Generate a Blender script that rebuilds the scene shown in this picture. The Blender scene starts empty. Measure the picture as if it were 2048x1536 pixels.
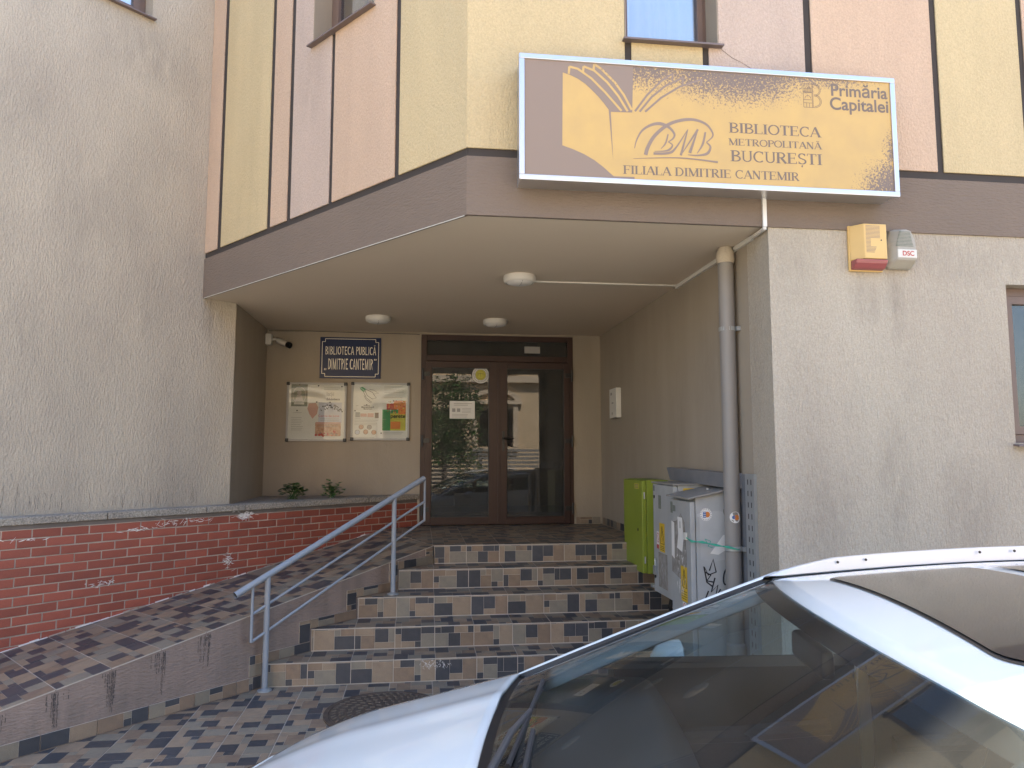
import bpy, bmesh, math, random
from mathutils import Vector, Matrix, noise
random.seed(7)
SC = bpy.context.scene
COL = SC.collection
R = math.radians

# ------------------------------------------------------------------ camera, sky, sun, exposure
cam = bpy.data.cameras.new('camera'); cam.sensor_width = 36.0; cam.lens = 1469.4 / 2048 * 36
cam.clip_start = 0.05; cam.clip_end = 500
cam_o = bpy.data.objects.new('camera', cam); COL.objects.link(cam_o)
cam_o.location = (0, 0, 1.712)
cam_o.rotation_euler = (R(90 + 5.496), 0, R(-7.203))
SC.camera = cam_o

SUN_EL, SUN_AZ = 56.0, 24.0            # azimuth measured from +Y (into the building) towards +X
w = bpy.data.worlds.new('World'); SC.world = w; w.use_nodes = True
nt = w.node_tree; nt.nodes.clear()
sky = nt.nodes.new('ShaderNodeTexSky'); sky.sky_type = 'NISHITA'; sky.sun_disc = False
sky.sun_elevation = R(SUN_EL); sky.sun_rotation = R(SUN_AZ); sky.air_density = 1.0; sky.dust_density = 1.6; sky.ozone_density = 1.0
bg = nt.nodes.new('ShaderNodeBackground'); bg.inputs[1].default_value = 0.092
wo = nt.nodes.new('ShaderNodeOutputWorld')
nt.links.new(sky.outputs[0], bg.inputs[0]); nt.links.new(bg.outputs[0], wo.inputs[0])
sl = bpy.data.lights.new('sun', 'SUN'); sl.energy = 5.0; sl.angle = R(0.53); sl.color = (1.0, 0.92, 0.80)
so = bpy.data.objects.new('sun', sl); COL.objects.link(so)
sd = Vector((math.sin(R(SUN_AZ)) * math.cos(R(SUN_EL)), math.cos(R(SUN_AZ)) * math.cos(R(SUN_EL)), math.sin(R(SUN_EL))))
so.rotation_euler = sd.to_track_quat('Z', 'Y').to_euler(); so.location = sd * 40
SC.view_settings.view_transform = 'Standard'; SC.view_settings.look = 'None'
SC.view_settings.exposure = 3.0; SC.view_settings.gamma = 1.0; SC.view_settings.use_curve_mapping = False
SC.render.engine = 'CYCLES'
SC.cycles.max_bounces = 10; SC.cycles.diffuse_bounces = 5; SC.cycles.transparent_max_bounces = 12
SC.cycles.use_denoising = True
SC.cycles.caustics_reflective = False; SC.cycles.caustics_refractive = False

# ------------------------------------------------------------------ materials
MATS = {}
def mk(name, col, rough=0.8, var=0.0, vscale=2.0, vstretch=(1, 1, 1), dark=None, bump=0.0, bscale=60.0, bstretch=(1, 1, 1),
       metal=0.0, coat=0.0, rnd=0.0, fine=0.0, fscale=180.0, spec=0.5, streak=None, bdist=0.01, bdetail=2.0):
    """principled material: base colour x broad stain noise x fine grain x per-object tint, bump from stretched noise"""
    m = bpy.data.materials.new(name); m.use_nodes = True; t = m.node_tree; n = t.nodes; L = t.links
    b = n['Principled BSDF']; b.inputs['Roughness'].default_value = rough; b.inputs['Metallic'].default_value = metal
    b.inputs['Specular IOR Level'].default_value = spec
    if coat: b.inputs['Coat Weight'].default_value = coat; b.inputs['Coat Roughness'].default_value = 0.04
    tc = n.new('ShaderNodeTexCoord'); src = tc.outputs['Object']
    rgb = n.new('ShaderNodeRGB'); rgb.outputs[0].default_value = (*col, 1); cur = rgb.outputs[0]
    def noise_tex(scale, stretch, detail=4.0, rough_=0.55):
        mp = n.new('ShaderNodeMapping'); mp.inputs['Scale'].default_value = stretch; L.new(src, mp.inputs[0])
        nz = n.new('ShaderNodeTexNoise'); nz.inputs['Scale'].default_value = scale; nz.inputs['Detail'].default_value = detail
        nz.inputs['Roughness'].default_value = rough_; L.new(mp.outputs[0], nz.inputs['Vector']); return nz.outputs['Fac']
    def mulv(cur, fac, lo, hi, colr=None):
        mr = n.new('ShaderNodeMapRange'); mr.inputs[1].default_value = 0.3; mr.inputs[2].default_value = 0.7
        mr.inputs[3].default_value = lo; mr.inputs[4].default_value = hi; L.new(fac, mr.inputs[0])
        if colr is not None:
            mx = n.new('ShaderNodeMixRGB'); mx.blend_type = 'MIX'; L.new(mr.outputs[0], mx.inputs[0]); L.new(cur, mx.inputs[1]); mx.inputs[2].default_value = (*colr, 1); return mx.outputs[0]
        mx = n.new('ShaderNodeMixRGB'); mx.blend_type = 'MULTIPLY'; mx.inputs[0].default_value = 1
        L.new(cur, mx.inputs[1]); L.new(mr.outputs[0], mx.inputs[2]); return mx.outputs[0]
    if var:
        f = noise_tex(vscale, vstretch, 5.0)
        cur = mulv(cur, f, 0.0, var, dark if dark is not None else tuple(c * 0.45 for c in col))
    if streak:
        f = noise_tex(streak[0], (1, 1, streak[1]), 3.0); cur = mulv(cur, f, 1 - streak[2], 1.0 + streak[2] * 0.25)
    if fine: cur = mulv(cur, noise_tex(fscale, (1, 1, 1), 3.0, 0.7), 1 - fine, 1 + fine)
    if rnd:
        oi = n.new('ShaderNodeObjectInfo'); mr = n.new('ShaderNodeMapRange'); mr.inputs[3].default_value = 1 - rnd; mr.inputs[4].default_value = 1 + rnd * 0.7
        L.new(oi.outputs['Random'], mr.inputs[0]); mx = n.new('ShaderNodeMixRGB'); mx.blend_type = 'MULTIPLY'; mx.inputs[0].default_value = 1
        L.new(cur, mx.inputs[1]); L.new(mr.outputs[0], mx.inputs[2]); cur = mx.outputs[0]
    L.new(cur, b.inputs['Base Color'])
    if bump:
        f = noise_tex(bscale, bstretch, bdetail, 0.6); bp = n.new('ShaderNodeBump'); bp.inputs['Strength'].default_value = bump; bp.inputs['Distance'].default_value = bdist
        L.new(f, bp.inputs['Height']); L.new(bp.outputs[0], b.inputs['Normal'])
    MATS[name] = m; return m

def mk_glass(name, tint=(0.6, 0.66, 0.64), boost=1.0, rough=0.0, ior=1.5, dust=0.0):
    m = bpy.data.materials.new(name); m.use_nodes = True; t = m.node_tree; n = t.nodes; L = t.links; n.clear()
    out = n.new('ShaderNodeOutputMaterial'); mix = n.new('ShaderNodeMixShader'); tr = n.new('ShaderNodeBsdfTransparent'); gl = n.new('ShaderNodeBsdfGlossy')
    tr.inputs[0].default_value = (*tint, 1); gl.inputs['Roughness'].default_value = rough; gl.inputs['Color'].default_value = (1, 1, 1, 1)
    fr = n.new('ShaderNodeFresnel'); fr.inputs[0].default_value = ior
    mu = n.new('ShaderNodeMath'); mu.operation = 'MULTIPLY'; mu.use_clamp = True; mu.inputs[1].default_value = boost
    L.new(fr.outputs[0], mu.inputs[0]); L.new(mu.outputs[0], mix.inputs[0]); L.new(tr.outputs[0], mix.inputs[1]); L.new(gl.outputs[0], mix.inputs[2])
    if dust:
        df = n.new('ShaderNodeBsdfDiffuse'); df.inputs[0].default_value = (0.5, 0.5, 0.47, 1); tc = n.new('ShaderNodeTexCoord'); nz = n.new('ShaderNodeTexNoise'); nz.inputs['Scale'].default_value = 6; nz.inputs['Detail'].default_value = 8; L.new(tc.outputs['Object'], nz.inputs['Vector'])
        mr = n.new('ShaderNodeMapRange'); mr.inputs[1].default_value = 0.3; mr.inputs[2].default_value = 0.75; mr.inputs[3].default_value = dust * 0.6; mr.inputs[4].default_value = dust * 1.5; L.new(nz.outputs['Fac'], mr.inputs[0])
        m2 = n.new('ShaderNodeMixShader'); L.new(mr.outputs[0], m2.inputs[0]); L.new(mix.outputs[0], m2.inputs[1]); L.new(df.outputs[0], m2.inputs[2]); L.new(m2.outputs[0], out.inputs[0])
    else: L.new(mix.outputs[0], out.inputs[0])
    MATS[name] = m; return m

VST = (1, 1, 0.22)      # upright scratched render
mk('render_grey', (0.485, 0.43, 0.345), 0.92, var=0.6, vscale=1.3, vstretch=(1, 1, 0.45), dark=(0.30, 0.265, 0.225), bump=0.85, bscale=75, bstretch=(1, 1, 0.34), streak=(3.0, 0.3, 0.06), fine=0.12, fscale=95, bdist=0.013)
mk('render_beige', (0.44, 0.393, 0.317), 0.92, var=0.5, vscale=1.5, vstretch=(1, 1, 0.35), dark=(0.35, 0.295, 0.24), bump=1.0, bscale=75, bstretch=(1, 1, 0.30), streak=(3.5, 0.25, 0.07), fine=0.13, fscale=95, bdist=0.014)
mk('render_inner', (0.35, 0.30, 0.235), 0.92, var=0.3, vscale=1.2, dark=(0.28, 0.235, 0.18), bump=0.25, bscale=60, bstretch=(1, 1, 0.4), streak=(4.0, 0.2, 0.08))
mk('soffit_paint', (0.64, 0.545, 0.425), 0.95, var=0.4, vscale=0.9, dark=(0.58, 0.50, 0.385), bump=0.08, bscale=30)
mk('fascia_render', (0.19, 0.147, 0.116), 0.9, var=0.35, vscale=1.3, dark=(0.13, 0.105, 0.083), bump=0.8, bscale=80, bstretch=(0.25, 0.25, 1.0), fine=0.06)
mk('groove_dark', (0.045, 0.037, 0.033), 0.85)
PANEL = dict(bump=0.7, bscale=75, bstretch=(1, 1, 0.55), streak=(4.0, 0.16, 0.08), fine=0.11, fscale=95, bdist=0.012)
mk('panel_yellow', (0.55, 0.445, 0.262), 0.9, var=0.35, vscale=1.0, vstretch=(1, 1, 0.4), dark=(0.49, 0.385, 0.22), **PANEL)
mk('panel_olive', (0.56, 0.45, 0.26), 0.9, var=0.4, vscale=1.0, vstretch=(1, 1, 0.4), dark=(0.45, 0.38, 0.24), **PANEL)
mk('panel_peach', (0.545, 0.40, 0.29), 0.9, var=0.35, vscale=1.0, vstretch=(1, 1, 0.4), dark=(0.48, 0.345, 0.245), **PANEL)
mk('panel_mauve', (0.50, 0.395, 0.325), 0.9, var=0.35, vscale=1.0, vstretch=(1, 1, 0.4), dark=(0.40, 0.32, 0.27), **PANEL)
mk('pvc_brown', (0.048, 0.023, 0.018), 0.42, var=0.5, vscale=6, vstretch=(8, 8, 0.6), dark=(0.030, 0.016, 0.013), spec=0.35)
mk('pvc_window', (0.15, 0.10, 0.078), 0.45)
mk('pvc_sill', (0.16, 0.125, 0.12), 0.5)
mk('door_black', (0.012, 0.012, 0.013), 0.4)
mk('brick_red', (0.325, 0.088, 0.054), 0.62, var=0.6, vscale=2.5, dark=(0.20, 0.056, 0.040), rnd=0.20, bump=0.25, bscale=40, fine=0.08)
mk('mortar', (0.44, 0.375, 0.315), 0.95, var=0.7, vscale=5, bump=0.3, bscale=90, fine=0.1)
mk('mortar_dark', (0.17, 0.15, 0.14), 0.95, var=0.5, vscale=5, bump=0.3, bscale=90)
mk('limewash', (0.72, 0.70, 0.68), 0.95, fine=0.12, bump=0.4, bscale=120)
mk('coping_stone', (0.36, 0.33, 0.28), 0.95, var=0.6, vscale=3, dark=(0.20, 0.185, 0.17), bump=1.0, bscale=90, fine=0.5, fscale=70, bdist=0.012)
mk('tile_dark', (0.046, 0.048, 0.054), 0.45, var=0.6, vscale=14, dark=(0.075, 0.072, 0.078), rnd=0.2, bump=0.12, bscale=40)
mk('tile_tan', (0.30, 0.222, 0.15), 0.5, var=0.7, vscale=11, dark=(0.21, 0.155, 0.11), rnd=0.12, bump=0.15, bscale=50, fine=0.1)
mk('tile_brown', (0.25, 0.175, 0.115), 0.5, var=0.7, vscale=11, dark=(0.15, 0.105, 0.08), rnd=0.12, bump=0.15, bscale=50, fine=0.1)
mk('tile_grey', (0.245, 0.21, 0.155), 0.5, var=0.7, vscale=11, dark=(0.17, 0.145, 0.12), rnd=0.12, bump=0.15, bscale=50, fine=0.1)
mk('grout', (0.50, 0.44, 0.37), 0.95, var=0.5, vscale=4, dark=(0.30, 0.26, 0.22))
mk('ramp_render', (0.285, 0.22, 0.183), 0.93, var=0.45, vscale=1.6, dark=(0.215, 0.168, 0.142), bump=0.75, bscale=80, bstretch=(0.3, 0.3, 1.0), streak=(7.0, 0.08, 0.2))
mk('stain_black', (0.07, 0.063, 0.06), 0.95, var=0.5, vscale=20, dark=(0.15, 0.12, 0.11))
mk('rail_paint', (0.26, 0.288, 0.325), 0.42, var=0.25, vscale=8, dark=(0.19, 0.205, 0.225))
mk('concrete', (0.36, 0.34, 0.31), 0.95, var=0.4, vscale=3, fine=0.15, bump=0.3, bscale=60)
mk('asphalt', (0.25, 0.228, 0.19), 0.9, var=0.35, vscale=1.5, fine=0.3, fscale=120, bump=0.4, bscale=150)
mk('ground_soil', (0.17, 0.15, 0.12), 0.95, var=0.4, vscale=0.4)
mk('alu', (0.62, 0.63, 0.65), 0.32, metal=0.85, var=0.2, vscale=3, dark=(0.5, 0.5, 0.52))
mk('frame_satin', (0.36, 0.355, 0.34), 0.45)
mk('rail_satin', (0.74, 0.76, 0.78), 0.35, metal=0.5)
mk('cabinet_pale', (0.43, 0.44, 0.44), 0.6, var=0.5, vscale=9, dark=(0.36, 0.36, 0.35))
mk('white_plastic', (0.66, 0.645, 0.60), 0.45, var=0.25, vscale=8, dark=(0.54, 0.52, 0.46))
mk('white_paint', (0.74, 0.74, 0.73), 0.5)
mk('pipe_grey', (0.25, 0.235, 0.22), 0.5, var=0.35, vscale=4, vstretch=(1, 1, 0.3), dark=(0.19, 0.178, 0.165))
mk('mastic', (0.50, 0.44, 0.35), 0.9, bump=0.5, bscale=60)
mk('galv', (0.42, 0.44, 0.45), 0.45, metal=0.55, var=0.4, vscale=14, dark=(0.32, 0.34, 0.35))
mk('sheet_grey', (0.20, 0.205, 0.22), 0.55, var=0.3, vscale=6)
mk('cabinet_green', (0.245, 0.305, 0.035), 0.45, var=0.4, vscale=3, dark=(0.19, 0.235, 0.03))
mk('cabinet_white', (0.41, 0.42, 0.42), 0.5, var=0.6, vscale=3.5, dark=(0.30, 0.30, 0.285), streak=(8, 0.15, 0.08))
mk('cabinet_lid', (0.28, 0.27, 0.25), 0.7, var=0.6, vscale=5, dark=(0.19, 0.18, 0.16))
mk('grime', (0.19, 0.165, 0.14), 0.95, var=0.8, vscale=22, dark=(0.36, 0.35, 0.33))
mk('paper', (0.72, 0.71, 0.68), 0.85, var=0.3, vscale=9, dark=(0.6, 0.59, 0.55))
mk('ink_black', (0.025, 0.025, 0.028), 0.7)
mk('ink_brown', (0.25, 0.19, 0.152), 0.6)
mk('ink_text', (0.17, 0.132, 0.108), 0.6)
mk('warn_yellow', (0.64, 0.42, 0.03), 0.5)
mk('ink_red', (0.46, 0.06, 0.045), 0.6)
mk('ink_orange', (0.62, 0.20, 0.04), 0.6)
mk('ink_blue', (0.05, 0.13, 0.34), 0.6)
mk('ink_green', (0.05, 0.26, 0.09), 0.6)
mk('ink_olive', (0.50, 0.46, 0.06), 0.6)
mk('ink_pink', (0.56, 0.33, 0.28), 0.6)
mk('ink_lilac', (0.50, 0.52, 0.62), 0.6)
mk('ink_slate', (0.13, 0.15, 0.125), 0.6, var=0.6, vscale=60, dark=(0.26, 0.27, 0.22))
mk('ink_photo', (0.40, 0.17, 0.09), 0.6, var=0.9, vscale=40, dark=(0.62, 0.42, 0.3))
mk('ink_grey', (0.32, 0.31, 0.30), 0.6)
mk('enamel_blue', (0.010, 0.022, 0.075), 0.32, var=0.3, vscale=5, dark=(0.008, 0.016, 0.05), spec=0.25)
mk('enamel_white', (0.72, 0.68, 0.58), 0.3)
mk('leaf', (0.06, 0.145, 0.035), 0.5, rnd=0.25, var=0.5, vscale=9, dark=(0.03, 0.07, 0.02))
mk('stem_brown', (0.10, 0.075, 0.05), 0.9)
mk('iron_stud', (0.15, 0.115, 0.085), 0.7, var=0.6, vscale=25)
mk('iron', (0.052, 0.037, 0.028), 0.72, var=0.8, vscale=22, dark=(0.10, 0.07, 0.05), metal=0.0)
mk('siren_yellow', (0.66, 0.45, 0.17), 0.45, var=0.3, vscale=9, dark=(0.56, 0.37, 0.14))
mk('siren_lens', (0.30, 0.085, 0.085), 0.3)
mk('siren_grey', (0.37, 0.35, 0.30), 0.5, var=0.5, vscale=12, dark=(0.28, 0.26, 0.22))
mk('siren_lens_old', (0.36, 0.22, 0.17), 0.35)
mk('twine', (0.05, 0.36, 0.25), 0.7)
mk('curtain', (0.80, 0.82, 0.84), 0.9)
mk('room_dark', (0.10, 0.095, 0.09), 0.9)
mk('car_white', (0.72, 0.77, 0.76), 0.32, coat=1.0, spec=0.4)
mk('car_black', (0.014, 0.015, 0.017), 0.35)
mk('car_trim', (0.045, 0.047, 0.05), 0.6, fine=0.15)
mk('car_trim_grey', (0.42, 0.47, 0.47), 0.8, fine=0.05)
mk('seat_fabric', (0.035, 0.036, 0.04), 0.9)
mk('rubber', (0.022, 0.022, 0.023), 0.8)
mk('frit', (0.012, 0.013, 0.015), 0.12, coat=0.8)
mk('house_cream', (0.64, 0.50, 0.33), 0.9, var=0.3, vscale=0.8, bump=0.2, bscale=40)
mk('house_trim', (0.64, 0.53, 0.40), 0.85, var=0.25, vscale=2)
mk('roof_tin', (0.22, 0.12, 0.09), 0.6, var=0.4, vscale=2)
mk('bark', (0.14, 0.11, 0.085), 0.95, bump=0.6, bscale=20)
mk('fence_grey', (0.24, 0.235, 0.23), 0.6, var=0.4, vscale=3)
mk_glass('glass_door', (0.34, 0.34, 0.35), 0.85, dust=0.07)
mk_glass('glass_window', (0.9, 0.93, 0.95), 4.5)
mk_glass('glass_car', (0.66, 0.76, 0.77), 0.9, dust=0.03)
mk_glass('glass_low', (0.5, 0.52, 0.52), 1.6, dust=0.05)
mk_glass('glass_dark', (0.06, 0.06, 0.065), 1.6)
mk_glass('glass_board', (0.95, 0.96, 0.95), 0.4)
# sign face: yellow film whose brown backing shows through where it has worn off (upper middle and right end)
def sign_face():
    m = mk('sign_yellow', (0.56, 0.375, 0.13), 0.45, var=0.6, vscale=6, dark=(0.46, 0.315, 0.13))
    t = m.node_tree; n = t.nodes; L = t.links; b = n['Principled BSDF']; base = b.inputs['Base Color'].links[0].from_socket
    tc = n.new('ShaderNodeTexCoord'); sp = n.new('ShaderNodeSeparateXYZ'); L.new(tc.outputs['Object'], sp.inputs[0])
    def blob(cx, cz, rx, rz):
        a = n.new('ShaderNodeMath'); a.operation = 'SUBTRACT'; L.new(sp.outputs[0], a.inputs[0]); a.inputs[1].default_value = cx
        a2 = n.new('ShaderNodeMath'); a2.operation = 'DIVIDE'; L.new(a.outputs[0], a2.inputs[0]); a2.inputs[1].default_value = rx
        c = n.new('ShaderNodeMath'); c.operation = 'SUBTRACT'; L.new(sp.outputs[2], c.inputs[0]); c.inputs[1].default_value = cz
        c2 = n.new('ShaderNodeMath'); c2.operation = 'DIVIDE'; L.new(c.outputs[0], c2.inputs[0]); c2.inputs[1].default_value = rz
        p = n.new('ShaderNodeMath'); p.operation = 'MULTIPLY'; L.new(a2.outputs[0], p.inputs[0]); L.new(a2.outputs[0], p.inputs[1])
        q = n.new('ShaderNodeMath'); q.operation = 'MULTIPLY_ADD'; L.new(c2.outputs[0], q.inputs[0]); L.new(c2.outputs[0], q.inputs[1]); L.new(p.outputs[0], q.inputs[2])
        r = n.new('ShaderNodeMath'); r.operation = 'SUBTRACT'; r.inputs[0].default_value = 1.0; L.new(q.outputs[0], r.inputs[1]); return r.outputs[0]
    def mx2(a, b_): 
        k = n.new('ShaderNodeMath'); k.operation = 'MAXIMUM'; L.new(a, k.inputs[0]); L.new(b_, k.inputs[1]); return k.outputs[0]
    f = mx2(mx2(blob(1.98, 4.24, 0.70, 0.36), blob(1.42, 4.30, 0.44, 0.36)), mx2(blob(3.16, 3.40, 0.42, 0.33), blob(3.20, 3.66, 0.24, 0.30)))
    f = mx2(f, blob(2.50, 4.26, 0.66, 0.20))
    nz = n.new('ShaderNodeTexNoise'); nz.inputs['Scale'].default_value = 75; nz.inputs['Detail'].default_value = 6; nz.inputs['Roughness'].default_value = 0.75; L.new(tc.outputs['Object'], nz.inputs['Vector'])
    ad = n.new('ShaderNodeMath'); ad.operation = 'MULTIPLY_ADD'; L.new(nz.outputs['Fac'], ad.inputs[0]); ad.inputs[1].default_value = 3.4; ad.inputs[2].default_value = -2.05
    su = n.new('ShaderNodeMath'); su.operation = 'ADD'; L.new(ad.outputs[0], su.inputs[0]); L.new(f, su.inputs[1])
    mr = n.new('ShaderNodeMapRange'); mr.inputs[1].default_value = 0.05; mr.inputs[2].default_value = 0.35; L.new(su.outputs[0], mr.inputs[0])
    mx = n.new('ShaderNodeMixRGB'); L.new(mr.outputs[0], mx.inputs[0]); L.new(base, mx.inputs[1]); mx.inputs[2].default_value = (0.18, 0.135, 0.11, 1)
    L.new(mx.outputs[0], b.inputs['Base Color'])
sign_face()

def stains(name, along, spots, col, scale=14.0):
    """dirt patches on a wall: spots (distance along, height, half width, half height, strength)"""
    m = MATS[name]; t = m.node_tree; n = t.nodes; L = t.links; b = n['Principled BSDF']; cur = b.inputs['Base Color'].links[0].from_socket
    tc = n.new('ShaderNodeTexCoord'); sp = n.new('ShaderNodeSeparateXYZ'); L.new(tc.outputs['Object'], sp.inputs[0])
    dt = n.new('ShaderNodeVectorMath'); dt.operation = 'DOT_PRODUCT'; L.new(tc.outputs['Object'], dt.inputs[0]); dt.inputs[1].default_value = along
    mp = n.new('ShaderNodeMapping'); mp.inputs['Scale'].default_value = (1, 1, 0.28); L.new(tc.outputs['Object'], mp.inputs[0])
    nz = n.new('ShaderNodeTexNoise'); nz.inputs['Scale'].default_value = scale; nz.inputs['Detail'].default_value = 6; nz.inputs['Roughness'].default_value = 0.65; L.new(mp.outputs[0], nz.inputs['Vector'])
    def mth(op, a, c, d_=None):
        k = n.new('ShaderNodeMath'); k.operation = op
        for i, v in enumerate((a, c, d_)):
            if v is None: continue
            if isinstance(v, (int, float)): k.inputs[i].default_value = v
            else: L.new(v, k.inputs[i])
        return k.outputs[0]
    tot = None
    for cu, cz, ru, rz, st_ in spots:
        a = mth('DIVIDE', mth('SUBTRACT', dt.outputs['Value'], cu), ru); c = mth('DIVIDE', mth('SUBTRACT', sp.outputs[2], cz), rz)
        q = mth('SUBTRACT', 1.0, mth('ADD', mth('MULTIPLY', a, a), mth('MULTIPLY', c, c))); q = mth('MULTIPLY', mth('MAXIMUM', q, 0.0), st_)
        tot = q if tot is None else mth('MAXIMUM', tot, q)
    fac = mth('MULTIPLY', tot, mth('MULTIPLY_ADD', nz.outputs['Fac'], 3.2, -1.05)); cl = n.new('ShaderNodeClamp'); L.new(fac, cl.inputs[0])
    mx = n.new('ShaderNodeMixRGB'); L.new(cl.outputs[0], mx.inputs[0]); L.new(cur, mx.inputs[1]); mx.inputs[2].default_value = (*col, 1); L.new(mx.outputs[0], b.inputs['Base Color'])
stains('render_beige', (1, 0, 0), [(3.16, 2.72, 0.10, 0.32, 0.5), (2.95, 2.75, 0.14, 0.22, 0.45), (3.10, 1.50, 0.15, 0.55, 0.42), (3.75, 3.05, 0.6, 0.22, 0.35), (2.62, 1.35, 0.28, 0.5, 0.4), (3.62, 1.4, 0.3, 0.35, 0.35), (2.45, 2.95, 0.2, 0.3, 0.3)], (0.235, 0.205, 0.165))
u0 = 4.0
stains('render_grey', (math.sin(R(45.7)), math.cos(R(45.7)), 0), [(2.3, 1.35, 0.5, 0.30, 0.35), (3.2, 1.42, 0.6, 0.34, 0.35), (3.9, 1.30, 0.4, 0.2, 0.3), (2.1, 2.6, 0.18, 0.5, 0.35), (3.05, 3.1, 0.22, 0.6, 0.3), (2.55, 3.9, 0.5, 0.5, 0.3), (3.05, 5.4, 0.5, 0.35, 0.5), (3.7, 3.1, 0.14, 0.35, 0.6), (1.9, 4.6, 0.3, 0.6, 0.3)], (0.255, 0.23, 0.195))
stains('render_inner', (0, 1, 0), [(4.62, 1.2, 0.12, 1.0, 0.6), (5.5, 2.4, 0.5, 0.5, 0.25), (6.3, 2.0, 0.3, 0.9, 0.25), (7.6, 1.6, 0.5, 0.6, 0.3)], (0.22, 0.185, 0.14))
stains('panel_mauve', (-math.sin(R(40.2)), math.cos(R(40.2)), 0), [(5.1, 4.7, 0.22, 0.4, 0.6)], (0.36, 0.29, 0.235))
stains('ramp_render', (math.sin(R(44.3)), math.cos(R(44.3)), 0), [(1.9, 0.12, 1.2, 0.14, 0.5), (3.3, 0.2, 0.5, 0.2, 0.4)], (0.14, 0.12, 0.105))

# ------------------------------------------------------------------ object helpers
ORIG = {}
def worigin(o):
    return ORIG.get(o.name, Vector((0, 0, 0)))
def tag(o, label=None, cat=None, group=None, kind=None):
    if label: o['label'] = label
    if cat: o['category'] = cat
    if group: o['group'] = group
    if kind: o['kind'] = kind
    return o
def thing(name, label, cat, loc=(0, 0, 0), group=None, rotz=0.0):
    o = bpy.data.objects.new(name, None); COL.objects.link(o); o.empty_display_size = 0.2
    o.location = loc; o.rotation_euler = (0, 0, rotz); ORIG[o.name] = Vector(loc)
    return tag(o, label, cat, group)
def mesh(name, verts, faces, mats, mi=None, smooth=False):
    me = bpy.data.meshes.new(name); me.from_pydata([tuple(v) for v in verts], [], faces)
    for m in (mats if isinstance(mats, (list, tuple)) else [mats]): me.materials.append(MATS[m])
    if mi: me.polygons.foreach_set('material_index', mi)
    if smooth: me.polygons.foreach_set('use_smooth', [True] * len(me.polygons))
    me.update(); return me
def obj(name, me, parent=None, local=False):
    """verts are world coordinates unless local: then they are the parent's"""
    o = bpy.data.objects.new(name, me); COL.objects.link(o)
    if parent is not None:
        o.parent = parent
        if not local: o.location = -worigin(parent)
    return o
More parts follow.
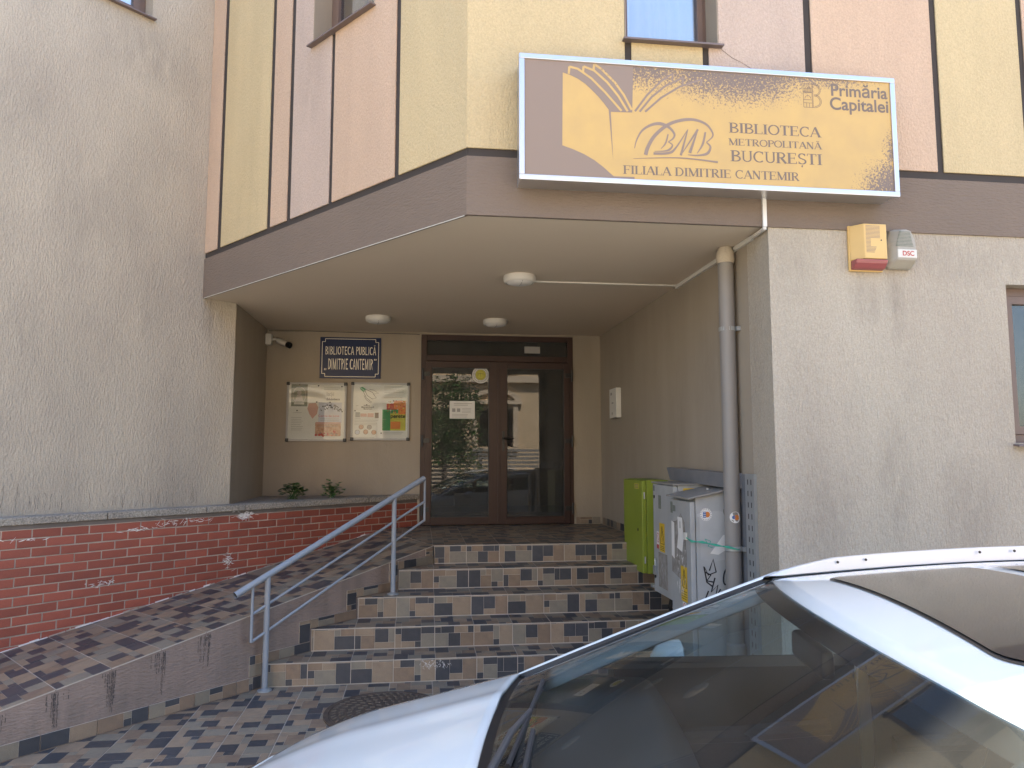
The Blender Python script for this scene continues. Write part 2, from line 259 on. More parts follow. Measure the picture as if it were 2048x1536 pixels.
class MB:
    """collects simple solids into one mesh"""
    def __init__(s): s.v = []; s.f = []; s.m = []
    def add(s, vs, fs, m=0):
        k = len(s.v); s.v += [Vector(v) for v in vs]; s.f += [tuple(i + k for i in f) for f in fs]; s.m += [m] * len(fs); return s
    def box(s, x0, y0, z0, x1, y1, z1, m=0):
        vs = [(x0, y0, z0), (x1, y0, z0), (x1, y1, z0), (x0, y1, z0), (x0, y0, z1), (x1, y0, z1), (x1, y1, z1), (x0, y1, z1)]
        return s.add(vs, [(0, 3, 2, 1), (4, 5, 6, 7), (0, 1, 5, 4), (1, 2, 6, 5), (2, 3, 7, 6), (3, 0, 4, 7)], m)
    def obox(s, o, a, b, c, m=0):
        """box from corner o along vectors a, b, c"""
        o, a, b, c = Vector(o), Vector(a), Vector(b), Vector(c)
        vs = [o, o + a, o + a + b, o + b, o + c, o + a + c, o + a + b + c, o + b + c]
        return s.add(vs, [(0, 3, 2, 1), (4, 5, 6, 7), (0, 1, 5, 4), (1, 2, 6, 5), (2, 3, 7, 6), (3, 0, 4, 7)], m)
    def prism(s, poly, ext, m=0):
        """closed polygon (3D) extruded along ext"""
        e = Vector(ext); n = len(poly); vs = [Vector(p) for p in poly] + [Vector(p) + e for p in poly]
        return s.add(vs, [tuple(range(n - 1, -1, -1)), tuple(range(n, 2 * n))] + [(i, (i + 1) % n, n + (i + 1) % n, n + i) for i in range(n)], m)
    def tube(s, path, r, n=12, m=0, cap=True):
        P = [Vector(p) for p in path]; rr = r if isinstance(r, (list, tuple)) else [r] * len(P); k = len(s.v); rings = []
        ref = None
        for i, p in enumerate(P):
            d = (P[min(i + 1, len(P) - 1)] - P[max(i - 1, 0)]).normalized()
            if ref is None: ref = Vector((0, 0, 1)) if abs(d.z) < 0.9 else Vector((1, 0, 0))
            a = d.cross(ref).normalized(); b = a.cross(d).normalized(); ref = b
            rings.append([p + (a * math.cos(2 * math.pi * j / n) + b * math.sin(2 * math.pi * j / n)) * rr[i] for j in range(n)])
        vs = [v for ring in rings for v in ring]; fs = []
        for i in range(len(P) - 1):
            for j in range(n): fs.append((i * n + j, i * n + (j + 1) % n, (i + 1) * n + (j + 1) % n, (i + 1) * n + j))
        if cap: fs += [tuple(range(n - 1, -1, -1)), tuple(range((len(P) - 1) * n, len(P) * n))]
        return s.add(vs, fs, m)
    def lathe(s, c, axis, prof, n=24, m=0):
        """prof: list of (radius, height along axis)"""
        c = Vector(c); ax = Vector(axis).normalized(); a = ax.orthogonal().normalized(); b = ax.cross(a)
        vs = [c + ax * h + (a * math.cos(2 * math.pi * j / n) + b * math.sin(2 * math.pi * j / n)) * r for r, h in prof for j in range(n)]
        fs = [(i * n + j, i * n + (j + 1) % n, (i + 1) * n + (j + 1) % n, (i + 1) * n + j) for i in range(len(prof) - 1) for j in range(n)]
        if prof[0][0] > 1e-5: fs.append(tuple(range(n - 1, -1, -1)))
        if prof[-1][0] > 1e-5: fs.append(tuple(range((len(prof) - 1) * n, len(prof) * n)))
        return s.add(vs, fs, m)
    def build(s, name, mats, parent=None, smooth=False, local=False, bevel=0.0):
        me = mesh(name, s.v, s.f, mats, s.m, smooth)
        bm = bmesh.new(); bm.from_mesh(me); bmesh.ops.recalc_face_normals(bm, faces=bm.faces)
        if bevel:
            ed = [e for e in bm.edges if len(e.link_faces) == 2 and e.calc_face_angle(0) > 0.6]
            bmesh.ops.bevel(bm, geom=ed, offset=bevel, segments=2, affect='EDGES', profile=0.5, clamp_overlap=True)
        bm.to_mesh(me); bm.free()
        if smooth:
            try: me.set_sharp_from_angle(angle=R(38))
            except Exception: pass
        return obj(name, me, parent, local)

# ------------------------------------------------------------------ flat lettering (print): stroke alphabet, serif or plain
def arc(cx, cy, rx, ry, a0, a1, n=14): return [(cx + rx * math.cos(R(a0 + (a1 - a0) * i / n)), cy + ry * math.sin(R(a0 + (a1 - a0) * i / n))) for i in range(n + 1)]
def glyph(ch, serif=True):
    T, t, S = (0.15, 0.055, []) if serif else (0.125, 0.125, [])
    out = []
    def ln(x0, y0, x1, y1, w): out.append(([(x0, y0), (x1, y1)], [w, w]))
    def foot(x, y, w=0.15):
        if serif: ln(x - w, y, x + w, y, 0.05)
    def stem(x, w=T, lo=0.0, hi=1.0):
        ln(x, lo, x, hi, w)
        foot(x, lo + 0.025); foot(x, hi - 0.025)
    def bowl(pts, horiz=t, vert=T):
        ws = []
        for i, p in enumerate(pts):
            a = pts[max(i - 1, 0)]; b = pts[min(i + 1, len(pts) - 1)]; dx, dy = abs(b[0] - a[0]), abs(b[1] - a[1]); k = dy / (dx + dy + 1e-9); ws.append(horiz + (vert - horiz) * k)
        out.append((pts, ws))
    def tick(x, y0, y1):
        if serif: ln(x, y0, x, y1, 0.045)
    base = {'Ă': 'A', 'Ș': 'S', 'Â': 'A'}.get(ch, ch); W = 0.7; h = t / 2
    if base == 'A': ln(0.06, 0, 0.36, 1, t if serif else T); ln(0.36, 1, 0.66, 0, T); ln(0.17, 0.33, 0.55, 0.33, t if serif else T * 0.8); foot(0.06, 0.025, 0.09); foot(0.66, 0.025, 0.13); W = 0.72
    elif base == 'B': stem(0.14); bowl([(0.14, 1 - h)] + arc(0.30, 0.76, 0.22, 0.24 - h, 90, -90) + [(0.14, 0.52)]); bowl([(0.14, 0.52)] + arc(0.32, 0.26, 0.26, 0.26 - h, 90, -90) + [(0.14, h)]); W = 0.66
    elif base == 'C': bowl(arc(0.40, 0.5, 0.32, 0.5 - h, 48, 312, 22)); tick(0.62, 0.72, 0.98); W = 0.72
    elif base == 'D': stem(0.14); bowl([(0.14, 1 - h)] + arc(0.30, 0.5, 0.36, 0.5 - h, 90, -90) + [(0.14, h)]); W = 0.76
    elif base in 'EF':
        stem(0.14); ln(0.14, 1 - h, 0.56, 1 - h, t); ln(0.14, 0.52, 0.46, 0.52, t); tick(0.55, 0.78, 1); tick(0.46, 0.42, 0.62)
        if base == 'E': ln(0.14, h, 0.60, h, t); tick(0.59, 0, 0.22)
        W = 0.66 if base == 'E' else 0.60
    elif base == 'I': stem(0.17); W = 0.34
    elif base == 'L': stem(0.14); ln(0.14, h, 0.55, h, t); tick(0.55, 0, 0.24); W = 0.60
    elif base == 'M': ln(0.12, 0, 0.12, 1, t if serif else T); ln(0.12, 1, 0.44, 0.05, T); ln(0.44, 0.05, 0.76, 1, t if serif else T); ln(0.76, 0, 0.76, 1, T); foot(0.12, 0.025, 0.1); foot(0.76, 0.025); foot(0.76, 0.975); foot(0.08, 0.975, 0.1); W = 0.90
    elif base == 'N': ln(0.12, 0, 0.12, 1, t if serif else T); ln(0.12, 1, 0.62, 0, T); ln(0.62, 0, 0.62, 1, t if serif else T); foot(0.12, 0.025, 0.1); foot(0.62, 0.975, 0.1); foot(0.08, 0.975, 0.09); W = 0.76
    elif base == 'O': bowl(arc(0.40, 0.5, 0.33, 0.5 - h, 0, 360, 28)); W = 0.80
    elif base == 'P': stem(0.14); bowl([(0.14, 1 - h)] + arc(0.30, 0.73, 0.25, 0.27 - h, 90, -90) + [(0.14, 0.48)]); W = 0.60
    elif base == 'R': stem(0.14); bowl([(0.14, 1 - h)] + arc(0.30, 0.74, 0.23, 0.26 - h, 90, -90) + [(0.14, 0.50)]); ln(0.32, 0.5, 0.62, 0, T * 0.9); foot(0.63, 0.025, 0.08); W = 0.70
    elif base == 'S': bowl(arc(0.30, 0.74, 0.20, 0.26 - h, 30, 270, 12) + arc(0.30, 0.25, 0.22, 0.25 - h, 88, -150, 12)); tick(0.48, 0.76, 0.98); tick(0.09, 0.02, 0.26); W = 0.58
    elif base == 'T': stem(0.34); ln(0.06, 1 - h, 0.62, 1 - h, t); tick(0.06, 0.78, 1); tick(0.62, 0.78, 1); W = 0.68
    elif base == 'U': bowl([(0.14, 1)] + [(0.14, 0.35)] + arc(0.37, 0.30, 0.23, 0.30 - h, 180, 360) + [(0.60, 1)], t, T if not serif else 0.12); foot(0.14, 0.975); foot(0.60, 0.975, 0.1); W = 0.74
    elif base == ',': ln(0.10, 0.12, 0.06, -0.10, 0.13); W = 0.2
    elif base == '’': ln(0.10, 1.0, 0.06, 0.80, 0.13); W = 0.2
    elif base == ' ': W = 0.32
    if not serif: W += 0.07
    if ch == 'Ă': bowl(arc(0.36, 1.24, 0.15, 0.12, 200, 340, 8), 0.06, 0.06)
    if ch == 'Ș': ln(0.31, -0.10, 0.27, -0.28, 0.09)
    return out, W
def ribbon(pts, ws):
    """2D ribbon as quads"""
    vs = []; fs = []
    for i, p in enumerate(pts):
        a = pts[max(i - 1, 0)]; b = pts[min(i + 1, len(pts) - 1)]; d = Vector((b[0] - a[0], b[1] - a[1]))
        if d.length < 1e-9: d = Vector((1, 0))
        d.normalize(); nn = Vector((-d.y, d.x)) * ws[i] / 2; vs += [(p[0] + nn.x, p[1] + nn.y), (p[0] - nn.x, p[1] - nn.y)]
    for i in range(len(pts) - 1): fs.append((2 * i, 2 * i + 1, 2 * i + 3, 2 * i + 2))
    return vs, fs
class Flat:
    """flat print in a plane: origin o, unit vectors u (right) and v (up), n towards the viewer"""
    def __init__(s, o, u, v): s.o, s.u, s.v = Vector(o), Vector(u).normalized(), Vector(v).normalized(); s.n = s.u.cross(s.v); s.V = []; s.F = []; s.M = []; s.k = 0
    def put(s, vs, fs, m=0, lift=None):
        k = len(s.V); s.k += 1; l = (0.0008 + 0.00004 * (s.k % 25)) if lift is None else lift
        s.V += [s.o + s.u * a + s.v * b + s.n * l for a, b in vs]; s.F += [tuple(i + k for i in f) for f in fs]; s.M += [m] * len(fs)
    def poly(s, pts, m=0, lift=None): s.put(pts, [tuple(range(len(pts)))], m, lift)
    def rect(s, x0, y0, x1, y1, m=0, lift=None): s.poly([(x0, y0), (x1, y0), (x1, y1), (x0, y1)], m, lift)
    def line(s, pts, w, m=0, lift=None): 
        vs, fs = ribbon(pts, w if isinstance(w, list) else [w] * len(pts)); s.put(vs, fs, m, lift)
    def disc(s, x, y, r, m=0, lift=None, n=20): s.poly([(x + r * math.cos(2 * math.pi * i / n), y + r * math.sin(2 * math.pi * i / n)) for i in range(n)], m, lift)
    def text(s, txt, x0, y0, x1, h, serif=True, m=0, drop=0.0):
        G = [glyph(c, serif) for c in txt]; tot = sum(g[1] for g in G); sx = (x1 - x0) / tot; x = x0
        for g, W in G:
            for pts, ws in g:
                q = [(x + p[0] * sx, y0 + p[1] * h + (x + p[0] * sx - x0) * drop) for p in pts]
                horiz = abs(pts[-1][1] - pts[0][1]) < 1e-6 and len(pts) == 2
                s.line(q, [wd * (h if horiz else sx if len(pts) == 2 else (sx + h) / 2) for wd in ws], m)
            x += W * sx
    def build(s, name, mats, parent=None):
        return obj(name, mesh(name, s.V, s.F, mats, s.M), parent)
def letters(o, u, v, txt, x0, y0, x1, h, serif, mat, parent, drop=0.0):
    """one line of lettering, one part for each letter"""
    tot = sum(glyph(c, serif)[1] for c in txt); sx = (x1 - x0) / tot; x = x0
    for c in txt:
        W = glyph(c, serif)[1] * sx
        if c != ' ': f_ = Flat(o, u, v); f_.text(c, x, y0 + (x - x0) * drop, x + W, h, serif, 0, drop); f_.build('letter', [mat], parent)
        x += W
def font_print(name, txt, o, u, v, width, mat, parent, bold=0.0, align='LEFT'):
    def text_mesh(b):
        cu = bpy.data.curves.new('t', 'FONT'); cu.body = b; cu.size = 1.0; cu.offset = bold
        t = bpy.data.objects.new('t', cu); me = bpy.data.meshes.new_from_object(t); bpy.data.objects.remove(t); return me
    def span(me): xs = [q.co.x for q in me.vertices]; return (min(xs), max(xs)) if xs else (0, 0)
    lo, hi = span(text_mesh(txt)); k = width / (hi - lo); o, u, v = Vector(o), Vector(u), Vector(v); n = u.cross(v)
    for i, c in enumerate(txt):
        if c == ' ': continue
        me = text_mesh(c); dx = span(text_mesh(txt[:i + 1]))[1] - span(me)[1] - lo
        for q in me.vertices: q.co = o + u * ((q.co.x + dx) * k) + v * (q.co.y * k) + n * 0.001
        me.materials.clear(); me.materials.append(MATS[mat]); me.name = 'letter'; obj('letter', me, parent)

# ------------------------------------------------------------------ plan of the place (metres; X along the street front, Y into the building)
YF, XW, YB, ZC = 4.49, 2.28, 9.075, 3.22          # street front, passage wall, back wall, soffit
LAND = 0.857
CORNER = Vector((0.279, YF, 0))
WD = Vector((-math.sin(R(40.2)), math.cos(R(40.2)), 0)); WN = Vector((-math.cos(R(40.2)), -math.sin(R(40.2)), 0))   # slanted wing: along, outwards
BD = Vector((math.sin(R(45.7)), math.cos(R(45.7)), 0)); BN = Vector((math.cos(R(45.7)), -math.sin(R(45.7)), 0))     # brick wall: along, outwards
NB, NG = -6.50, -6.67                             # distances of brick face and grey wall
def bw(u, n=NB, z=0.0): return BD * u + BN * n + Vector((0, 0, z))
XA = -1.83
EY = (XA * BN.x - NG) / -BN.y                      # where the grey wall ends at the alcove
E3 = Vector((XA, EY, 0)); UE = E3.dot(BD)
SI = 3.661; INNER = CORNER + WD * SI; UI = INNER.dot(BD)
RA = Vector((-2.30, 4.61, 0)); RD2 = Vector((0.145, 7.115, 0)); RU = (RD2 - RA).normalized(); RN = Vector((-RU.y, RU.x, 0))   # ramp: outer line and leftwards
def ramp_z(s, w_): return 0.289 + 0.1623 * s - 0.0815 * w_
def ramp_p(s, w_, dz=0.0): p = RA + RU * s + RN * w_; return Vector((p.x, p.y, ramp_z(s, w_) + dz))
ZR, ZT = 6.45, 7.40                                # parapet heights: front block, taller left block

# ------------------------------------------------------------------ ground
tag(MB().box(-60, -60, -0.5, 60, 60, -0.16).build('ground', 'ground_soil'), kind='structure')
tag(MB().box(-40, -4.2, -0.30, 40, 3.45, -0.135).build('road', 'asphalt'), kind='structure')
tag(MB().box(-40, 3.45, -0.30, 40, 3.60, 0.0).build('kerb', 'concrete', bevel=0.012), kind='structure')
tag(MB().box(-40, -4.35, -0.30, 40, -4.2, 0.0).build('kerb_opposite', 'concrete', bevel=0.012), kind='structure')
tag(MB().box(-40, -6.0, -0.30, 40, -4.352, -0.01).build('pavement_opposite', 'concrete'), kind='structure')
pave = tag(MB().box(-40, 3.602, -0.30, 40, 14, -0.0028).build('pavement', 'grout'), kind='structure')

# ------------------------------------------------------------------ ceramic tiles with moulded stone blocks
GX = [0, 0.155, 0.345, 0.5, 0.655, 0.84, 1.0]
DES = {
 'A': [(0,0,3,2,2),(3,0,5,2,1),(5,0,6,1,3),(5,1,6,2,1),(0,2,1,3,1),(1,2,3,3,4),(3,2,6,3,2),(0,3,2,6,3),(2,3,4,5,1),(4,3,6,6,4),(2,5,4,6,2)],
 'B': [(0,0,2,2,1),(2,0,4,3,2),(4,0,6,1,1),(4,1,6,3,3),(0,2,2,4,4),(2,3,3,4,1),(3,3,5,5,1),(5,3,6,6,2),(0,4,3,6,3),(3,5,5,6,4)],
 'C': [(0,0,2,3,4),(2,0,3,1,1),(3,0,6,2,2),(2,1,3,3,3),(3,2,5,4,1),(5,2,6,3,3),(0,3,2,5,1),(2,3,3,5,4),(5,3,6,5,2),(3,4,5,6,4),(0,5,3,6,2),(5,5,6,6,1)],
 'D': [(0,0,3,3,2),(3,0,6,2,1),(3,2,4,3,4),(4,2,6,4,3),(0,3,2,6,1),(2,3,4,4,2),(2,4,5,6,4),(5,4,6,5,1),(5,5,6,6,2)],
 'E': [(0,0,2,2,3),(2,0,4,1,1),(4,0,6,3,4),(2,1,4,3,2),(0,2,2,4,1),(2,3,5,5,3),(5,3,6,4,1),(5,4,6,6,2),(0,4,2,6,4),(2,5,3,6,1),(3,5,5,6,2)],
}
TM = ['grout', 'tile_dark', 'tile_tan', 'tile_brown', 'tile_grey']
def rot_block(b, r):
    x0, y0, x1, y1, c = b
    p = [(GX[x0], GX[y0]), (GX[x1], GX[y1])]
    for _ in range(r % 4): p = [(1 - y, x) for x, y in p]
    xa, xb = sorted((p[0][0], p[1][0])); ya, yb = sorted((p[0][1], p[1][1])); return xa, ya, xb, yb, c
def clip(poly, planes):
    for n, c in planes:                      # keep n.p <= c
        out = []
        for i, p in enumerate(poly):
            q = poly[(i + 1) % len(poly)]; a, b = n.dot(p) - c, n.dot(q) - c
            if a <= 0: out.append(p)
            if (a < 0 < b) or (b < 0 < a): out.append(p + (q - p) * (a / (a - b)))
        poly = out
        if len(poly) < 3: return []
    return poly
SHARED = {}
def tile(name, parent, o, u, v, planes=(), frac=(0, 0, 1, 1), th=0.009, extra=0.05):
    """one tile: corner o, edge vectors u, v (world). frac crops the printed design. planes trim it to its place"""
    o, u, v = Vector(o), Vector(u), Vector(v); n = u.cross(v).normalized()
    g = 0.0031; lu, lv = u.length, v.length
    corners = [o, o + u, o + u + v, o + v]
    whole = [clip(corners, planes)][0]
    if not whole: return None
    cut = any(nn.dot(p) - c > 1e-6 for nn, c in planes for p in corners)
    des = random.choice('ABCDE'); r = random.randrange(4); var_ = random.randrange(3); rd = random.Random('%s%d%d%s' % (des, r, var_, name))
    ortho = abs(u.normalized().dot(v.normalized())) < 1e-4
    key = (des, r, var_, extra, round(lu, 4), round(lv, 4), frac)
    def blocks(o, u, v, planes):
        V, F, M = [], [], []; eu, ev = u.normalized(), v.normalized()
        def slab(poly, z0, z1, m):
            k = len(V); q = len(poly); V.extend([p + n_ * z0 for p in poly] + [p + n_ * z1 for p in poly])
            F.append(tuple(range(k + q, k + 2 * q))); M.append(m)
            for i in range(q): F.append((k + i, k + (i + 1) % q, k + q + (i + 1) % q, k + q + i)); M.append(m)
        n_ = u.cross(v).normalized()
        pb = clip([o + eu * g + ev * g, o + u - eu * g + ev * g, o + u + v - eu * g - ev * g, o + v + eu * g - ev * g], planes)
        if pb: slab(pb, -th, -0.0012, 0)
        fx0, fy0, fx1, fy1 = frac
        for b in DES[des]:
            xa, ya, xb, yb, c = rot_block(b, r)
            xa, xb = max(xa, fx0), min(xb, fx1); ya, yb = max(ya, fy0), min(yb, fy1)
            if xb - xa < 0.02 or yb - ya < 0.02: continue
            xa, xb = (xa - fx0) / (fx1 - fx0), (xb - fx0) / (fx1 - fx0); ya, yb = (ya - fy0) / (fy1 - fy0), (yb - fy0) / (fy1 - fy0)
            e = 0.0011; ia = e if xa > 0.01 else g; ib = e if xb < 0.99 else g; ja = e if ya > 0.01 else g; jb = e if yb < 0.99 else g
            P = [o + u * xa + eu * ia + v * ya + ev * ja, o + u * xb - eu * ib + v * ya + ev * ja, o + u * xb - eu * ib + v * yb - ev * jb, o + u * xa + eu * ia + v * yb - ev * jb]
            if c != 1 and rd.random() < extra: c = 1
            P = clip(P, planes)
            if P: slab(P, -0.0012, 0.0 + 0.0005 * random.random(), c)
        return V, F, M
    if not cut and ortho:
        if key not in SHARED:
            V, F, M = blocks(Vector((0, 0, 0)), Vector((lu, 0, 0)), Vector((0, lv, 0)), ())
            SHARED[key] = mesh('tile_' + des, V, F, TM, M)
        ob = bpy.data.objects.new(name, SHARED[key]); COL.objects.link(ob); ob.parent = parent
        a, b = u.normalized(), v.normalized()
        mat = Matrix(((a.x, b.x, n.x, o.x), (a.y, b.y, n.y, o.y), (a.z, b.z, n.z, o.z), (0, 0, 0, 1)))
        ob.matrix_local = Matrix.Translation(-worigin(parent)) @ mat
        return ob
    V, F, M = blocks(o, u, v, planes)
    if not F: return None
    ctr = sum(V, Vector()) / len(V)
    ob = obj(name, mesh('tile_cut', [p - ctr for p in V], F, TM, M), parent); ob.location = ctr - worigin(parent)
    return ob
TS = 0.316
EX, EYV, EZ = Vector((1, 0, 0)), Vector((0, 1, 0)), Vector((0, 0, 1))
YS = [5.80, 6.11, 6.445, 6.785, 7.115]; RISE = LAND / 5
RAMP_OUT = (RN, RN.dot(RA) - 0.012)                 # keep on the pavement side of the ramp wall
# pavement tiles: lines at X = -1.775 + k*TS, Y = 5.509 + k*TS
for i in range(-6, 14):
    for j in range(-6, 1):
        x0, y0 = -1.775 + i * TS, 5.509 + j * TS
        if y0 + TS < 3.62 or x0 > 2.45: continue
        pl = [RAMP_OUT, (EYV, YS[0] - 0.004), (-EYV, -3.605)]
        if x0 + TS > 2.2: pl.append((EX, 2.262))
        tile('floor_tile', pave, (x0, y0, 0.0), EX * TS, EYV * TS, pl)

# ------------------------------------------------------------------ stairs and landing
st = thing('entrance_stairs', 'tiled entrance stairs of five steps rising to the landing before the brown door', 'stairs', (0.6, 5.8, 0))
def ramp_x(y): return RA.x + (y - RA.y) * RU.x / RU.y
m = MB()
for k in range(5):
    y0 = YS[k] + 0.003; y1 = YS[k + 1] + 0.003 if k < 4 else 7.2
    z1 = RISE * (k + 1) - 0.003
    m.prism([(ramp_x(y0) + 0.01, y0, -0.02), (XW - 0.002, y0, -0.02), (XW - 0.002, y1, -0.02), (ramp_x(y1) + 0.01, y1, -0.02)], (0, 0, z1 + 0.02))
m.build('step_core', 'grout', st)
KC = Vector((-0.42, 8.68, 0))
m = MB(); m.prism([(0.145, 7.2, 0.5), (XW - 0.002, 7.2, 0.5), (XW - 0.002, YB + 0.1, 0.5), (0.0, YB + 0.1, 0.5), (-0.43, 8.69, 0.5)], (0, 0, LAND - 0.0035 - 0.5)); m.build('landing_slab', 'grout', st)
for k in range(5):
    y = YS[k]; z0, z1 = RISE * k, RISE * (k + 1)
    for i in range(-5, 8):
        x0 = 0.145 + i * TS
        pl = [RAMP_OUT, (EX, XW - 0.014)]
        tile('riser_tile', st, (x0, y, z0 + 0.003), EX * TS, EZ * (RISE - 0.006), pl, frac=(0, 0, 1, 0.54), extra=0.07)
    if k < 4:
        for i in range(-5, 8):
            x0 = 0.145 + i * TS
            tile('tread_tile', st, (x0, y - 0.008, z1), EX * TS, EYV * (YS[k + 1] - y), [RAMP_OUT, (EX, XW - 0.014)], frac=(0, 0, 1, 1))
crease = (KC - RD2); cn = Vector((-crease.y, crease.x, 0)).normalized()   # left of the crease is ramp
for i in range(-3, 8):
    for j in range(0, 7):
        x0, y0 = 0.145 + i * TS, YS[4] - 0.008 + j * TS
        tile('landing_tile', st, (x0, y0, LAND), EX * TS, EYV * TS, [(EX, XW - 0.014), (EYV, YB - 0.012), (cn, cn.dot(RD2) - 0.002), (-BN, -NB - 0.003)])
# skirting tiles beside the landing and up the passage wall
for k, (y0, y1, z) in enumerate([(YS[i], YS[i + 1], RISE * (i + 1)) for i in range(4)] + [(7.115 + 0.316 * i, min(7.115 + 0.316 * (i + 1), YB - 0.012), LAND) for i in range(6)]):
    tile('skirting_tile', st, (XW - 0.004, y1, z + 0.002), -EYV * (y1 - y0), EZ * 0.085, frac=(0, 0, 1, 0.27))
for x0 in (1.945, 2.261 - 0.16):
    pass
tile('skirting_tile', st, (1.95, YB - 0.004, LAND + 0.002), EX * 0.31, EZ * 0.085, frac=(0, 0, 1, 0.27))

fl = Flat((0.14, YS[0] - 0.0012, 0.13), EX, EZ); rnd = random.Random(8)
for q in range(70):
    a, b = rnd.gauss(0, 0.055), rnd.gauss(-0.02, 0.022)
    if abs(b) < 0.035: fl.line([(a - 0.008, b), (a, b + rnd.gauss(0, 0.008)), (a + 0.006, b + rnd.gauss(0, 0.01))], [0.001, rnd.uniform(0.001, 0.004), 0.0006], lift=0.0003 + 0.00001 * q)
tag(fl.build('chalk_scuff', ['limewash'], st), kind='stuff')
# ------------------------------------------------------------------ ramp
rp = thing('access_ramp', 'sloping tiled access ramp with mauve rendered side beside the red brick wall', 'ramp', (-1.6, 5.6, 0))
S0, S1 = -1.75, 3.5
def w_brick(s):                                     # distance from ramp edge to brick face at station s
    p = RA + RU * s; return (NB - BN.dot(p)) / BN.dot(RN)
m = MB()
body = [ramp_p(S0, 0, -0.003), ramp_p(S1, 0, -0.003), Vector((KC.x, KC.y, LAND - 0.004)), ramp_p(S0, w_brick(S0) + 0.05, -0.003)]
bot = [Vector((p.x, p.y, -0.2)) for p in body]
m.add(body + bot, [(0, 1, 2, 3), (4, 7, 6, 5), (0, 4, 5, 1), (1, 5, 6, 2), (2, 6, 7, 3), (3, 7, 4, 0)]); m.m[0] = 1; m.build('side_wall', ['ramp_render', 'grout'], rp)
WB = [0.0, 0.43, 0.89, 1.36, 1.82]
SK = 0.157
ramp_planes = [(-BN, -NB - 0.004), (-cn, -cn.dot(RD2) - 0.002)]
for i in range(-7, 13):
    for j in range(4):
        def P(ii, w_): return ramp_p(0.265 + TS * ii + SK * w_, w_)
        a, b, c = P(i, WB[j]), P(i + 1, WB[j]), P(i, WB[j + 1])
        if (a - RA).dot(RU) < -1.9: continue
        off = Vector((-0.006 * RN.x, -0.006 * RN.y, 0)) if j == 0 else Vector((0, 0, 0))
        tile('ramp_tile', rp, a + off, b - a, c - a - off, ramp_planes)
# skirting along the pavement, and stepping up beside the stairs
s = -1.7
while s < 1.62:
    e = min(s + TS, 1.66); a = RA + RU * s - RN * 0.009; b = RA + RU * e - RN * 0.009
    tile('skirting_tile', rp, (a.x, a.y, 0.002), (b - a), EZ * 0.092, frac=(0, 0, 1, 0.3)); s += TS
for k in range(4):
    ya, yb, z = YS[k], YS[k + 1], RISE * (k + 1)
    sa, sb = (ya - RA.y) / RU.y, (yb - RA.y) / RU.y
    a = RA + RU * sa - RN * 0.009; b = RA + RU * sb - RN * 0.009
    tile('skirting_tile', rp, (a.x, a.y, z + 0.002), (b - a), EZ * 0.075, frac=(0, 0, 1, 0.25))
for k in range(5):
    if k == 4: ztop, = (LAND - 0.02,)
    sa = (YS[k] - RA.y) / RU.y - 0.105; a = RA + RU * sa - RN * 0.0085
    h = RISE + 0.075 if k < 4 else RISE - 0.02
    tile('skirting_tile', rp, (a.x, a.y, RISE * k + (0.078 if k else 0.096)), RU * 0.102, EZ * (h - (0.078 if k else 0.096)), frac=(0, 0, 0.33, 0.6))
# black drip stains on the side wall below the tile joints
for i, sj in enumerate([-0.68, -0.36, -0.05, 0.265, 0.581, 0.897, 1.213]):
    o = RA + RU * sj - RN * 0.0022
    fl = Flat((o.x, o.y, 0), RU, EZ); top = ramp_z(sj, 0) - 0.016
    for q in range(16):
        x = random.gauss(0.0, 0.028); l = random.uniform(0.02, 0.24) * (1.0 - min(1, abs(x) / 0.09)) + 0.01
        z = top - random.random() * 0.02
        while l > 0.01 and z > 0.12:
            seg = random.uniform(0.006, 0.03); fl.line([(x, z), (x + random.gauss(0, 0.002), z - seg)], [random.uniform(0.001, 0.005)] * 2, lift=0.0002 + 0.00002 * q)
            z -= seg + random.uniform(0, 0.012); l -= seg
    tag(fl.build('drip_stain', ['stain_black'], rp), kind='stuff')

# ------------------------------------------------------------------ brick wall
bwall = thing('brick_wall', 'red facing-brick planter wall with stone coping along the ramp', 'wall', tuple(bw(4, NB, 0)))
UR = 6.335
m = MB(); m.prism([bw(0.3, NB - 0.0045, -0.1), bw(UR - 0.01, NB - 0.0045, -0.1), bw(UR - 0.01, NB - 0.14, -0.1), bw(0.3, NB - 0.14, -0.1)], (0, 0, 1.275)); m.build('mortar_core', 'mortar', bwall)
m = MB(); m.prism([bw(0.3, NB - 0.002, 1.141), bw(UR - 0.012, NB - 0.002, 1.141), bw(UR - 0.012, NB - 0.0044, 1.141), bw(0.3, NB - 0.0044, 1.141)], (0, 0, 0.033)); m.build('bed_joint', 'mortar_dark', bwall)
ML, MH, JT = 0.207, 0.0722, 0.0095
bm = bmesh.new(); bmesh.ops.create_cube(bm, size=1.0)
for v in bm.verts: v.co = Vector((v.co.x * (ML - JT), v.co.y * 0.03, v.co.z * (MH - JT)))
bmesh.ops.bevel(bm, geom=[e for e in bm.edges if all(v.co.y < 0 for v in e.verts)], offset=0.003, segments=1, affect='EDGES')
brick_me = bpy.data.meshes.new('brick'); bm.to_mesh(brick_me); bm.free(); brick_me.materials.append(MATS['brick_red'])
half_me = {}
brot = Matrix(((BD.x, -BN.x, 0), (BD.y, -BN.y, 0), (0, 0, 1)))
NROW = 15
